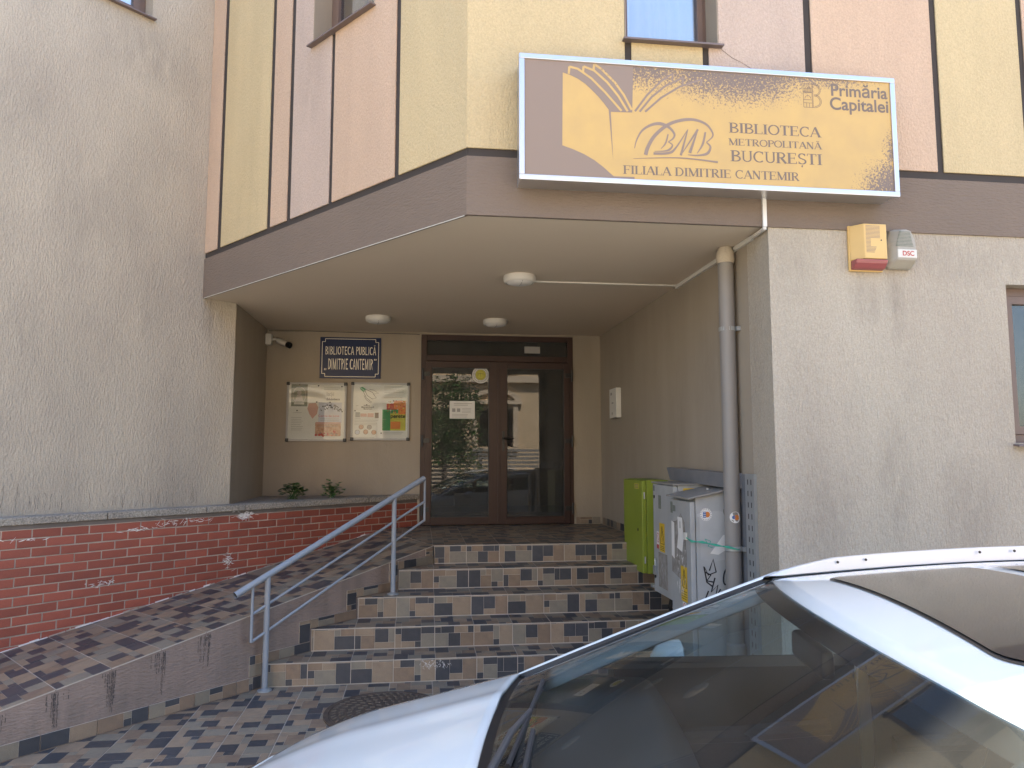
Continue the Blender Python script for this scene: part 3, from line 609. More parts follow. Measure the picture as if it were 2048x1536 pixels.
for r in range(NROW):
    zc = 1.139 - MH * (r + 0.5)
    ph = 3.862 % ML if r % 2 == 0 else (3.862 + ML / 2) % ML
    k0 = int((1.1 - ph) / ML); u = ph + k0 * ML
    while u < UR - 0.03:
        uc = u + ML / 2; ln_ = ML
        if u + ML > UR: ln_ = UR - u; uc = u + ln_ / 2
        p = bw(uc, NB, zc); s_ = (p - RA).dot(RU); w_ = (p - RA).dot(RN)
        if zc + MH / 2 > min(ramp_z(s_, w_), LAND) - 0.02 and zc > 0:
            o = bpy.data.objects.new('brick', brick_me); COL.objects.link(o); o.parent = bwall
            mt = brot.to_4x4(); q = bw(uc, NB - 0.015 + random.gauss(0, 0.0009), zc + random.gauss(0, 0.0008))
            o.matrix_local = Matrix.Translation(q - worigin(bwall)) @ mt @ Matrix.Rotation(random.gauss(0, 0.003), 4, 'Y') @ Matrix.Diagonal((ln_ / ML if ln_ < ML else 1, 1, 1, 1))
        u += ML
# coping slabs with joints; wide triangular ledge inside the alcove
jts = [0.3, 1.55, 2.75, 3.62, UE - 0.28 + 0.34, 5.55, UR]
for a, b in zip(jts[:-1], jts[1:]):
    m = MB(); m.prism([bw(a + 0.003, NB + 0.022, 1.176), bw(b - 0.003, NB + 0.022, 1.176), bw(b - 0.003, NG - 0.02, 1.176), bw(a + 0.003, NG - 0.02, 1.176)], (0, 0, 0.058)); m.build('coping_slab', 'coping_stone', bwall, bevel=0.006)
m = MB(); m.prism([Vector((XA - 0.02, EY - 0.02, 1.12)), bw(UE + 0.02, NG - 0.021, 1.12), bw(UR - 0.05, NG - 0.021, 1.12), Vector((-0.12, YB + 0.02, 1.12)), Vector((XA - 0.02, YB + 0.02, 1.12))], (0, 0, 0.108)); m.build('planter_bed', 'grime', bwall)
# white lime blooms on the bricks
def bloom(u, z, n, ru, rz, kind='limewash'):
    fl = Flat(bw(u, NB + 0.0006, z), BD, EZ)
    for q in range(n):
        a = random.gauss(0, ru); b = random.gauss(0, rz); l = random.uniform(0.004, 0.03); an = random.choice([0.3, -0.4, 0.1, 0.9, -0.1])
        fl.line([(a - l * math.cos(an), b - l * math.sin(an)), (a, b + random.gauss(0, 0.003)), (a + l * math.cos(an), b + l * math.sin(an))], [0.0015, random.uniform(0.002, 0.007), 0.001], lift=0.0005 + 0.00003 * (q % 40))
    fl.build('lime_bloom', [kind], bwall)
for u, z, n, ru, rz in [(4.03, 1.125, 110, 0.05, 0.017), (3.55, 1.12, 20, 0.05, 0.012), (3.3, 1.11, 26, 0.08, 0.012), (3.0, 1.07, 22, 0.09, 0.008), (2.15, 1.06, 14, 0.06, 0.006), (3.86, 0.72, 40, 0.03, 0.03), (2.75, 0.66, 22, 0.06, 0.012)]:
    bloom(u, z, n, ru, rz)
# ragged mortar fillet where the ramp meets the bricks
for i in range(26):
    s_ = -0.9 + i * 0.19; w_ = w_brick(s_)
    if ramp_z(s_, w_) > 0.83: break
    p = ramp_p(s_, w_ - 0.004)
    m = MB()
    for q in range(3):
        a = p + RU * (q * 0.063 + random.uniform(0, 0.02)); l = random.uniform(0.05, 0.075); h = random.uniform(0.006, 0.018); dz = 0.1623 * l
        a.z = ramp_z((a - RA).dot(RU), w_) - 0.004
        m.obox(a, RU * l + EZ * dz, RN * 0.006 - RN * random.uniform(0.012, 0.02), EZ * h)
    m.build('mortar_fillet', random.choice(['limewash', 'mortar', 'mortar']), rp)

# ------------------------------------------------------------------ the library building
lib = thing('library_building', 'library building with coloured rendered panels, recessed entrance and brown fascia', 'building', (1.0, 7.0, 0))
def wall(name, p0, d, length, z0, z1, outn, th, mat, opens=()):
    """wall slab with rectangular openings: p0 start, d along, outn outward normal; opens (a0,a1,z0,z1)"""
    xs = sorted(set([0, length] + [v for o in opens for v in o[:2]])); zs = sorted(set([z0, z1] + [v for o in opens for v in o[2:]]))
    xs = [x for x in xs if 0 <= x <= length]; zs = [z for z in zs if z0 <= z <= z1]
    V, F = [], []; p0, d, outn = Vector(p0), Vector(d), Vector(outn)
    def hole(i, j):
        if not (0 <= i < len(xs) - 1 and 0 <= j < len(zs) - 1): return True
        cx, cz = (xs[i] + xs[i + 1]) / 2, (zs[j] + zs[j + 1]) / 2
        return any(a < cx < b and c < cz < e for a, b, c, e in opens)
    def q(*pts): k = len(V); V.extend(pts); F.append((k, k + 1, k + 2, k + 3))
    for i in range(len(xs) - 1):
        for j in range(len(zs) - 1):
            if hole(i, j): continue
            A = [p0 + d * x + EZ * z for x, z in ((xs[i], zs[j]), (xs[i + 1], zs[j]), (xs[i + 1], zs[j + 1]), (xs[i], zs[j + 1]))]; B = [a - outn * th for a in A]
            q(*A); q(*B[::-1])
            for di, dj, e in ((0, -1, (0, 1)), (1, 0, (1, 2)), (0, 1, (2, 3)), (-1, 0, (3, 0))):
                if hole(i + di, j + dj): q(A[e[1]], A[e[0]], B[e[0]], B[e[1]])
    me = mesh(name, V, F, mat); bm = bmesh.new(); bm.from_mesh(me); bmesh.ops.remove_doubles(bm, verts=bm.verts, dist=1e-5); bmesh.ops.recalc_face_normals(bm, faces=bm.faces); bm.to_mesh(me); bm.free()
    return obj(name, me, lib)
FN = Vector((0, -1, 0))
# street front, ground floor
wall('front_wall', (XW, YF + 0.012, 0), EX, 8.0, -0.1, ZC + 0.05, FN, 0.32, 'render_beige', [(3.992 - XW, 5.25 - XW, 1.79, 2.878)])
# passage wall
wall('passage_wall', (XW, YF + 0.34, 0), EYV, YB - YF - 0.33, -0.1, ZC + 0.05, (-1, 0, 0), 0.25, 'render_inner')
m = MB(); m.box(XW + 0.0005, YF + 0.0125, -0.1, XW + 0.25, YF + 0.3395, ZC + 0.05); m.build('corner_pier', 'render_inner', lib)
# back wall beside and above the door
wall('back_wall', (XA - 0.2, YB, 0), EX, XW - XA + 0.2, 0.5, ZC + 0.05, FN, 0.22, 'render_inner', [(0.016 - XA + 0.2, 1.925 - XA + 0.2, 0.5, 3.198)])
# alcove side wall and grey wall
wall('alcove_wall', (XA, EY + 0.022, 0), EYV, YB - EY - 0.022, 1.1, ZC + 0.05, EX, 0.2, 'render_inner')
gw = UE + 5.0
wall('grey_wall', bw(UE - gw, NG, 0), BD, gw, -0.1, ZT, BN, 0.22, 'render_grey', [(gw - 2.05, gw - 0.955, 5.765, 6.75)])
# soffit
m = MB(); m.prism([(CORNER.x + 0.014, YF + 0.0285, ZC), (XW + 0.1, YF + 0.0285, ZC), (XW + 0.1, YB + 0.1, ZC), (XA - 0.1, YB + 0.1, ZC), (XA - 0.1, EY, ZC), tuple(INNER - WN * 0.0285 + EZ * ZC)], (0, 0, 0.2)); m.build('soffit', 'soffit_paint', lib)
# fascia band (front and wing) and dark groove above it
Z1, Z2 = 3.597, 3.651
m = MB()
m.prism([(CORNER.x, YF, ZC - 0.006), (9.3, YF, ZC - 0.006), (9.3, YF + 0.028, ZC - 0.006), (CORNER.x + 0.0135, YF + 0.028, ZC - 0.006)], (0, 0, Z1 - ZC + 0.006))
m.build('fascia_band', 'fascia_render', lib)
a, b = CORNER, CORNER + WD * (SI + 0.0); 
m = MB(); m.prism([a + EZ * (ZC - 0.006), b + EZ * (ZC - 0.006), b - WN * 0.028 + EZ * (ZC - 0.006), Vector((CORNER.x + 0.013, YF + 0.028, ZC - 0.006))], (0, 0, Z1 - ZC + 0.006)); m.build('fascia_band', 'fascia_render', lib)
# thin light drip edge under the fascia of the wing
m = MB(); m.obox(CORNER + EZ * (ZC - 0.012) + WD * 0.02 + WN * 0.002, WD * (SI - 0.05), -WN * 0.008, EZ * 0.004); m.build('drip_edge', 'white_plastic', lib)
# backing of the upper storey (grooves)
wall('groove_backing', (CORNER.x + 0.01, YF + 0.012, 0), EX, 9.0, Z1, ZR, FN, 0.28, 'groove_dark', [(1.321 - CORNER.x - 0.01, 1.967 - CORNER.x - 0.01, 4.45, 5.85)])
wall('groove_backing', CORNER - WN * 0.012 + WD * 0.005, WD, SI - 0.005, Z1, ZR, WN, 0.28, 'groove_dark', [(1.001, 1.82, 5.05, 6.25)])
def panel(poly, o, d, nrm, mat):
    m = MB(); m.prism([Vector(o) + Vector(d) * x + EZ * z for x, z in poly], -Vector(nrm) * 0.0125); m.build('wall_panel', mat, lib, bevel=0.004)
PT = ZR + 0.001
def rc(a, b, z0=Z2, z1=PT): return [(a, z0), (b, z0), (b, z1), (a, z1)]
FO = Vector((0, YF, 0))
panel(rc(CORNER.x, 1.319), FO, EX, FN, 'panel_yellow')
panel(rc(1.364, 1.856, Z2, 4.432), FO, EX, FN, 'panel_yellow'); panel(rc(1.364, 1.856, 5.86), FO, EX, FN, 'panel_yellow')
panel([(1.898, Z2), (2.584, Z2), (2.584, PT), (1.898, PT), (1.898, 5.86), (1.969, 5.86), (1.969, 4.432), (1.898, 4.432)], FO, EX, FN, 'panel_mauve')
panel(rc(2.635, 3.527), FO, EX, FN, 'panel_peach'); panel(rc(3.574, 4.204), FO, EX, FN, 'panel_yellow'); panel(rc(4.248, 5.2), FO, EX, FN, 'panel_peach')
panel(rc(5.245, 6.2), FO, EX, FN, 'panel_mauve'); panel(rc(6.245, 7.2), FO, EX, FN, 'panel_yellow'); panel(rc(7.245, 9.25), FO, EX, FN, 'panel_peach')
panel(rc(0.0, 0.687), CORNER, WD, WN, 'panel_olive')
panel([(0.737, Z2), (1.506, Z2), (1.506, 5.042), (1.004, 5.042), (1.004, 6.26), (1.506, 6.26), (1.506, PT), (0.737, PT)], CORNER, WD, WN, 'panel_peach')
panel([(1.552, Z2), (2.107, Z2), (2.107, PT), (1.552, PT), (1.552, 6.26), (1.827, 6.26), (1.827, 5.042), (1.552, 5.042)], CORNER, WD, WN, 'panel_mauve')
panel(rc(2.168, 2.430), CORNER, WD, WN, 'panel_peach'); panel(rc(2.492, 3.334), CORNER, WD, WN, 'panel_yellow'); panel(rc(3.410, SI - 0.002), CORNER, WD, WN, 'panel_peach')
# roof slab, parapet cap and the far walls that close the volume
m = MB(); m.prism([(CORNER.x, YF + 0.02, 0), (9.3, YF + 0.02, 0), (9.3, 14, 0), (INNER.x, 14, 0), tuple(INNER)], (0, 0, 0.15))
for v in m.v: v.z += ZR + 0.003
m.build('roof', 'concrete', lib)
m = MB(); m.prism([tuple(bw(UE - gw, NG - 0.01)), tuple(INNER), (INNER.x, 14, 0), (-7, 14, 0)], (0, 0, 0.15))
for v in m.v: v.z += ZT + 0.003
m.build('roof', 'concrete', lib)
wall('tower_wall', (INNER.x - 0.01, INNER.y + 0.25, 0), EYV, 14 - INNER.y - 0.4, ZR + 0.16, ZT, (1, 0, 0), 0.2, 'render_grey')
wall('rear_wall', (-7, 14, 0), EX, 16.3, -0.1, ZR, (0, 1, 0), 0.2, 'render_grey'); wall('side_wall', (9.3, YF + 0.35, 0), EYV, 9.4, -0.1, ZR, (1, 0, 0), 0.2, 'render_grey')
# windows ------------------------------------------------------------
def window(o, d, nrm, w_, z0, h, depth, casements, sill, curtain=None, room=True, f=0.06, g=0.055, glass='glass_window', lining=None):
    """framed window set back in its opening; o = left end of the opening on the wall face (as seen), d along"""
    o, d, nrm = Vector(o), Vector(d), Vector(nrm); b = o - nrm * depth
    m = MB()
    for x0, x1, za, zb in ((0, w_, z0, z0 + f), (0, w_, z0 + h - f, z0 + h), (0, f, z0 + f, z0 + h - f), (w_ - f, w_, z0 + f, z0 + h - f)):
        m.obox(b + d * x0 + EZ * za, d * (x1 - x0), -nrm * 0.06, EZ * (zb - za))
    win = m.build('window', 'pvc_window', lib, bevel=0.004)
    k = (w_ - 2 * f) / casements
    for c in range(casements):
        x0 = f + k * c; m = MB()
        for xa, xb, za, zb in ((x0 + .002, x0 + k - .002, z0 + f + .002, z0 + f + g), (x0 + .002, x0 + k - .002, z0 + h - f - g, z0 + h - f - .002), (x0 + .002, x0 + g, z0 + f + g, z0 + h - f - g), (x0 + k - g, x0 + k - .002, z0 + f + g, z0 + h - f - g)):
            m.obox(b + d * xa + EZ * za + nrm * 0.012, d * (xb - xa), -nrm * 0.06, EZ * (zb - za))
        fo = m.build('casement', 'pvc_window', win); fo.location = Vector((0, 0, 0))
        m = MB(); m.obox(b + d * (x0 + g) + EZ * (z0 + f + g) - nrm * 0.015, d * (k - 2 * g), -nrm * 0.008, EZ * (h - 2 * f - 2 * g)); po = m.build('pane', glass, win); po.location = Vector((0, 0, 0))
    if lining:
        for xa, xb, za, zb in ((0.0008, 0.0058, z0 + 0.006, z0 + h - 0.001), (w_ - 0.0058, w_ - 0.0008, z0 + 0.006, z0 + h - 0.001), (0.006, w_ - 0.006, z0 + h - 0.006, z0 + h - 0.001)):
            m = MB(); m.obox(o - nrm * 0.0008 + d * xa + EZ * za, d * (xb - xa), -nrm * (depth - 0.002), EZ * (zb - za)); lo_ = m.build('reveal', lining, win); lo_.location = Vector((0, 0, 0))
    if sill:
        m = MB(); m.prism([o + nrm * 0.05 - d * 0.02 + EZ * (z0 - 0.024), o + nrm * 0.05 - d * 0.02 + EZ * (z0 - 0.012), o - nrm * depth - d * 0.02 + EZ * (z0 + 0.004), o - nrm * depth - d * 0.02 + EZ * (z0 - 0.008)], d * (w_ + 0.04)); so_ = m.build('sill', 'pvc_sill', win); so_.location = Vector((0, 0, 0))
    if curtain:
        V = []; F = []; n = 48
        for i in range(n + 1):
            x = 0.01 + (w_ - 0.02) * i / n; off = 0.055 + 0.012 * math.sin(i * 1.1) + 0.008 * math.sin(i * 2.7)
            V += [b + d * x - nrm * off + EZ * (z0 + 0.02), b + d * x - nrm * off + EZ * (z0 + h - 0.02)]
        F = [(2 * i, 2 * i + 2, 2 * i + 3, 2 * i + 1) for i in range(n)]
        co = obj('curtain', mesh('curtain', V, F, curtain, smooth=True), win); co.location = Vector((0, 0, 0))
    if room:
        q = b - nrm * 0.32; m = MB(); m.obox(q - d * 0.3 + EZ * (z0 - 0.4), d * (w_ + 0.6), -nrm * 1.6, EZ * (h + 0.8)); ro = m.build('room', 'room_dark', win); ro.location = Vector((0, 0, 0))
        me = ro.data; bm = bmesh.new(); bm.from_mesh(me); bm.faces.ensure_lookup_table()
        fr = max(bm.faces, key=lambda fc: fc.calc_center_median().dot(nrm)); bmesh.ops.delete(bm, geom=[fr], context='FACES'); bm.to_mesh(me); bm.free()
    return win
window((1.321, YF, 0), EX, FN, 0.646, 4.45, 1.40, 0.19, 1, True, 'curtain', lining='render_inner', f=0.03, g=0.04)
window(CORNER + WD * 1.825, -WD, WN, 0.82, 5.05, 1.20, 0.17, 1, True, 'curtain', lining='render_inner')
window(bw(UE - 2.05, NG), BD, BN, 1.095, 5.765, 0.985, 0.15, 2, True, 'curtain')
window((3.992, YF + 0.012, 0), EX, FN, 1.258, 1.79, 1.088, 0.10, 2, True, None, glass='glass_low')
# fine wall crack
fl = Flat((0, YF - 0.0005, 0), EX, EZ)
fl.line([(1.985, 4.425), (2.06, 4.37), (2.12, 4.345), (2.2, 4.30), (2.32, 4.285)], [0.003, 0.003, 0.002, 0.003, 0.001]); fl.build('hairline_crack', ['groove_dark'], lib)
rnd = random.Random(21)
for i in range(34):
    u = UE - 0.25 - rnd.random() * 2.3; h = rnd.uniform(0.05, 0.16) * (2.0 if rnd.random() < 0.25 else 1); z = 1.25 + rnd.random() * 0.03; x = 0.0; pts = []
    while h > 0: pts.append((x, z)); x += rnd.gauss(0, 0.004); z += 0.018; h -= 0.018
    if len(pts) > 1: fl = Flat(bw(u, NG + 0.0004), BD, EZ); fl.line(pts, [0.0008 + 0.0022 * rnd.random() for _ in pts]); fl.build('hairline_crack', ['stain_black'], lib)
# entrance hall behind the glass
m = MB(); m.box(-0.6, YB + 0.23, LAND - 0.02, 2.6, YB + 3.6, 3.2)
hall = m.build('entrance_hall', 'room_dark', lib)
bm = bmesh.new(); bm.from_mesh(hall.data); fr = min(bm.faces, key=lambda fc: fc.calc_center_median().y); bmesh.ops.delete(bm, geom=[fr], context='FACES'); bm.to_mesh(hall.data); bm.free()

# ------------------------------------------------------------------ entrance door
DX0, DX1, DZ0, DZ1 = 0.018, 1.923, LAND + 0.002, 3.196
YD = YB - 0.012
m = MB(); T = 0.07
m.box(DX0, YD, DZ0, DX0 + T, YD + 0.07, DZ1); m.box(DX1 - T, YD, DZ0, DX1, YD + 0.07, DZ1); m.box(DX0 + T, YD, DZ1 - T, DX1 - T, YD + 0.07, DZ1); m.box(DX0 + T, YD, 2.868, DX1 - T, YD + 0.07, 2.942)
door = m.build('entrance_door', 'pvc_brown', lib, bevel=0.004); tag(door, 'brown double glass door with transom')
def sub(o): o.location = (0, 0, 0); return o
m = MB(); m.box(DX0 + T, YD + 0.03, 2.942, DX1 - T, YD + 0.038, DZ1 - T); sub(m.build('transom_pane', 'glass_door', door))
for x0, x1, gx0, gx1 in ((DX0 + T - 0.02, 0.975, 0.15, 0.858), (0.985, DX1 - T + 0.02, 1.079, 1.799)):
    m = MB(); y = YD - 0.022
    m.box(x0, y, DZ0 + 0.006, gx0, y + 0.06, 2.862); m.box(gx1, y, DZ0 + 0.006, x1, y + 0.06, 2.862); m.box(gx0, y, DZ0 + 0.006, gx1, y + 0.06, 0.955); m.box(gx0, y, 2.785, gx1, y + 0.06, 2.862)
    sub(m.build('door_leaf', 'pvc_brown', door, bevel=0.004))
    m = MB(); m.box(gx0, y + 0.026, 0.955, gx1, y + 0.034, 2.785); sub(m.build('door_pane', 'glass_door', door))
    m = MB(); e = 0.008
    m.box(gx0, y + 0.012, 0.955, gx0 + e, y + 0.0255, 2.785); m.box(gx1 - e, y + 0.012, 0.955, gx1, y + 0.0255, 2.785); m.box(gx0 + e, y + 0.012, 0.955, gx1 - e, y + 0.0255, 0.955 + e); m.box(gx0 + e, y + 0.012, 2.785 - e, gx1 - e, y + 0.0255, 2.785)
    sub(m.build('gasket', 'door_black', door))
m = MB(); m.box(0.965, YD - 0.032, DZ0 + 0.006, 0.995, YD - 0.0225, 2.86); sub(m.build('meeting_stile', 'pvc_brown', door, bevel=0.003))
for hz in (2.70, 1.88, 1.05):
    for hx in (0.052, 1.889):
        m = MB(); m.tube([(hx - 0.012 if hx < 1 else hx + 0.012, YD - 0.035, hz - 0.07), (hx - 0.012 if hx < 1 else hx + 0.012, YD - 0.035, hz + 0.07)], 0.012, 10); m.box(hx - 0.01, YD - 0.034, hz - 0.025, hx + 0.075, YD - 0.0235, hz + 0.03) if hx < 1 else m.box(hx - 0.075, YD - 0.034, hz - 0.025, hx + 0.01, YD - 0.0235, hz + 0.03)
        sub(m.build('hinge', 'door_black', door))
m = MB(); m.box(1.02, YD - 0.034, 1.76, 1.05, YD - 0.0235, 2.00); m.tube([(1.035, YD - 0.034, 1.915), (1.035, YD - 0.075, 1.915), (1.16, YD - 0.078, 1.91)], 0.010, 8); sub(m.build('handle', 'door_black', door, smooth=True))
# papers on the glass
def paper(name, label, x0, z0, x1, z1, y, mats, draw, cat='notice', parent=None):
    t = thing(name, label, cat, ((x0 + x1) / 2, y, z0)) if parent is None else parent
    fl = Flat((x0, y, z0), EX, EZ); W, H = x1 - x0, z1 - z0
    MB().box(x0, y - 0.0007, z0, x1, y + 0.0007, z1).build('sheet', mats[0], t)
    draw(fl, W, H); fl.build('print', mats, t); return t
def lines(fl, x0, x1, y0, y1, n, m=1, w_=0.003, jit=0.3):
    for i in range(n):
        y = y1 + (y0 - y1) * (i + 0.5) / n; fl.line([(x0, y), (x1 - random.random() * jit * (x1 - x0), y)], w_, m)
def d_notice(fl, W, H):
    lines(fl, 0.05, W - 0.03, H * 0.72, H * 0.9, 2, 1, 0.006); fl.rect(0.03, H * 0.38, 0.07, H * 0.58, 1); fl.rect(0.09, H * 0.38, 0.13, H * 0.58, 1); lines(fl, 0.15, W - 0.02, H * 0.3, H * 0.62, 4, 1, 0.004); lines(fl, 0.03, W - 0.03, 0.01, H * 0.28, 3, 1, 0.004)
paper('door_notice', 'white printed notice taped to the left door pane', 0.372, 2.155, 0.682, 2.372, YD + 0.0025, ['paper', 'ink_grey'], d_notice)
t = thing('round_sticker', 'round yellow and white sticker at the top of the left door pane', 'sticker', (0.752, YD, 2.70))
fl = Flat((0.752, YD + 0.0025, 2.70), EX, EZ)
fl.disc(0, 0, 0.105, 0); fl.disc(0, 0, 0.092, 1, 0.0012); fl.disc(0, 0, 0.088, 0, 0.0014); fl.disc(0, 0, 0.068, 1, 0.0016); fl.disc(0, 0, 0.064, 2, 0.0018); fl.disc(0, 0, 0.050, 1, 0.0020); fl.disc(0, 0, 0.047, 2, 0.0022)
for i in range(26): 
    a = 2 * math.pi * i / 26; fl.line([(0.073 * math.cos(a), 0.073 * math.sin(a)), (0.084 * math.cos(a), 0.084 * math.sin(a))], 0.006, 1, 0.0017)
fl.line([(0, -0.03), (0, 0.032)], 0.004, 1, 0.0024); fl.line([(-0.03, 0.018), (0.03, 0.018)], 0.004, 1, 0.0025)
for sx in (-1, 1): fl.line([(sx * 0.03, 0.018), (sx * 0.04, -0.008), (sx * 0.02, -0.008), (sx * 0.03, 0.018)], 0.003, 1, 0.0026)
fl.build('print', ['paper', 'ink_black', 'ink_olive'], t)
tag(MB().box(1.307, YD + 0.024, 2.984, 1.505, YD + 0.0285, 3.07).build('transom_card', 'ink_grey'), 'small blank grey card behind the transom glass above the right leaf', 'card')

# ------------------------------------------------------------------ big illuminated sign on the front
SY = 4.30; SX0, SX1, SZ0, SZ1 = 0.588, 3.099, 3.387, 4.197
sg = thing('library_sign', 'long box sign with a yellow face, open book emblem and aluminium frame', 'sign', (1.84, 4.4, 3.387))
m = MB(); m.box(SX0 + 0.012, SY + 0.012, SZ0 + 0.012, SX1 - 0.012, YF - 0.002, SZ1 - 0.012); m.build('box', 'alu', sg)
m = MB(); f = 0.034
m.box(SX0, SY, SZ0, SX1, SY + 0.03, SZ0 + f); m.box(SX0, SY, SZ1 - f, SX1, SY + 0.03, SZ1); m.box(SX0, SY, SZ0 + f, SX0 + f, SY + 0.03, SZ1 - f); m.box(SX1 - f, SY, SZ0 + f, SX1, SY + 0.03, SZ1 - f)
m.build('frame', 'alu', sg, bevel=0.004)
PY = SY + 0.009
m = MB(); m.box(SX0 + f - 0.004, PY, SZ0 + f - 0.004, SX1 - f + 0.004, PY + 0.004, SZ1 - f + 0.004); m.build('face_panel', 'sign_yellow', sg)
fl = Flat((0, PY, 0), EX, EZ)
fx, fz0, fz1 = SX0 + f, SZ0 + f, SZ1 - f
pc = [(0.864, 4.089), (0.911, 4.076), (0.958, 4.056), (1.005, 4.026), (1.046, 3.989), (1.087, 3.949), (1.122, 3.909), (1.153, 3.867)]
lc = [(0.858, 3.617), (0.925, 3.596), (0.995, 3.568), (1.059, 3.533), (1.117, 3.491), (1.152, 3.46), (1.182, 3.435), (1.315, 3.437), (1.314, fz0)]
# brown ground in quads: left strip, above the page, below the page
fl.poly([(fx, fz0), (0.858, fz0), (0.858, 3.617), (0.864, 4.089), (0.864, fz1), (fx, fz1)], 0, 0.001)
for (a, b) in zip(pc[:-1], pc[1:]): fl.poly([a, b, (b[0], fz1), (a[0], fz1)], 0, 0.001)
fl.poly([(1.153, 3.867), (1.168, 3.851), (1.307, 3.855), (1.318, fz1), (1.153, fz1)], 0, 0.001)
for (a, b) in zip(lc[:-2], lc[1:-1]): fl.poly([(a[0], fz0), (b[0], fz0), b, a], 0, 0.001)
fl.poly([(1.155, 3.867), (1.169, 3.851), (1.18, 3.533)], 0, 0.0011)
for pts in ([(0.902, 4.082), (0.906, 4.13), (0.959, 4.12), (1.047, 4.062), (1.135, 3.976), (1.238, 3.861)], [(0.993, 4.098), (0.997, 4.138), (1.065, 4.115), (1.148, 4.044), (1.219, 3.957), (1.277, 3.861)], [(1.061, 4.121), (1.066, 4.157), (1.113, 4.127), (1.196, 4.047), (1.255, 3.966), (1.304, 3.872)]):
    fl.line(pts[:2], 0.014, 1, 0.0017); fl.line(pts[1:], 0.014, 1, 0.0018)
for pts in ([(1.325, 3.864), (1.405, 3.975), (1.498, 4.074), (1.576, 4.129), (1.574, 4.079)], [(1.355, 3.863), (1.435, 3.965), (1.528, 4.045), (1.646, 4.108), (1.641, 4.058)], [(1.391, 3.865), (1.496, 3.963), (1.62, 4.045), (1.769, 4.104), (1.761, 4.06)]):
    fl.line(pts[:-1], 0.013, 0, 0.0012); fl.line(pts[-2:], 0.013, 0, 0.0013)
def smooth(pts, n=6):
    P = [Vector(p) for p in pts]; out = []
    for i in range(len(P) - 1):
        p0, p1, p2, p3 = P[max(i - 1, 0)], P[i], P[i + 1], P[min(i + 2, len(P) - 1)]
        for j in range(n):
            t = j / n; out.append(0.5 * ((2 * p1) + (p2 - p0) * t + (2 * p0 - 5 * p1 + 4 * p2 - p3) * t * t + (3 * p1 - p0 - 3 * p2 + p3) * t ** 3))
    return [tuple(q) for q in out] + [tuple(P[-1])]
def brush(pts, w0, w1, w2, lift):
    q = smooth(pts); n = len(q) - 1; fl.line(q, [(w0 + (w1 - w0) * min(1, 2 * i / n)) if i < n / 2 else (w1 + (w2 - w1) * (2 * i / n - 1)) for i in range(n + 1)], 0, lift)
brush([(1.318, 3.622), (1.334, 3.68), (1.371, 3.742), (1.432, 3.782), (1.492, 3.792), (1.547, 3.77), (1.579, 3.73), (1.569, 3.699), (1.538, 3.676)], 0.004, 0.022, 0.006, 0.0012)
brush([(1.538, 3.676), (1.565, 3.656), (1.543, 3.625), (1.507, 3.614), (1.447, 3.61)], 0.006, 0.014, 0.004, 0.0013)
brush([(1.538, 3.727), (1.52, 3.666), (1.489, 3.628)], 0.009, 0.011, 0.003, 0.0014)
brush([(1.389, 3.583), (1.405, 3.635), (1.449, 3.71), (1.529, 3.782), (1.614, 3.82), (1.706, 3.832), (1.786, 3.809), (1.827, 3.762), (1.83, 3.726), (1.789, 3.687)], 0.024, 0.020, 0.006, 0.0015)
brush([(1.789, 3.687), (1.815, 3.658), (1.793, 3.614), (1.731, 3.598), (1.664, 3.598)], 0.008, 0.018, 0.004, 0.0016)
brush([(1.784, 3.754), (1.764, 3.673), (1.725, 3.61)], 0.012, 0.014, 0.004, 0.0017)
brush([(1.44, 3.595), (1.537, 3.603), (1.586, 3.639), (1.668, 3.765)], 0.016, 0.016, 0.003, 0.0018)
fl.line([(1.668, 3.765), (1.618, 3.592)], [0.006, 0.016], 0, 0.0019); fl.line([(1.618, 3.592), (1.735, 3.769)], [0.004, 0.014], 0, 0.0020); fl.line([(1.735, 3.769), (1.677, 3.611)], [0.006, 0.020], 0, 0.0021)
fl.line(smooth([(1.308, 3.555), (1.609, 3.575), (1.862, 3.56)]), [0.002 + 0.011 * i / 12 for i in range(13)], 0, 0.0022)
fl.build('emblem', ['ink_brown', 'sign_yellow'], sg)
for tx_, xa, za, xb, hh, dr in (('BIBLIOTECA', 1.943, 3.761, 2.564, 0.066, 0.003), ('METROPOLITANĂ', 1.937, 3.677, 2.568, 0.045, 0.008), ('BUCUREȘTI', 1.948, 3.572, 2.570, 0.072, 0.008), ('FILIALA DIMITRIE CANTEMIR', 1.243, 3.454, 2.407, 0.055, 0.008)):
    letters((0, PY, 0), EX, EZ, tx_, xa, za, xb, hh, True, 'ink_text', sg, dr)
font_print('lettering', 'Primăria', (2.651, PY, 4.053), EX, EZ, 0.397, 'ink_text', sg, 0.018)
font_print('lettering', 'Capitalei', (2.639, PY, 3.959), EX, EZ, 0.411, 'ink_text', sg, 0.018)
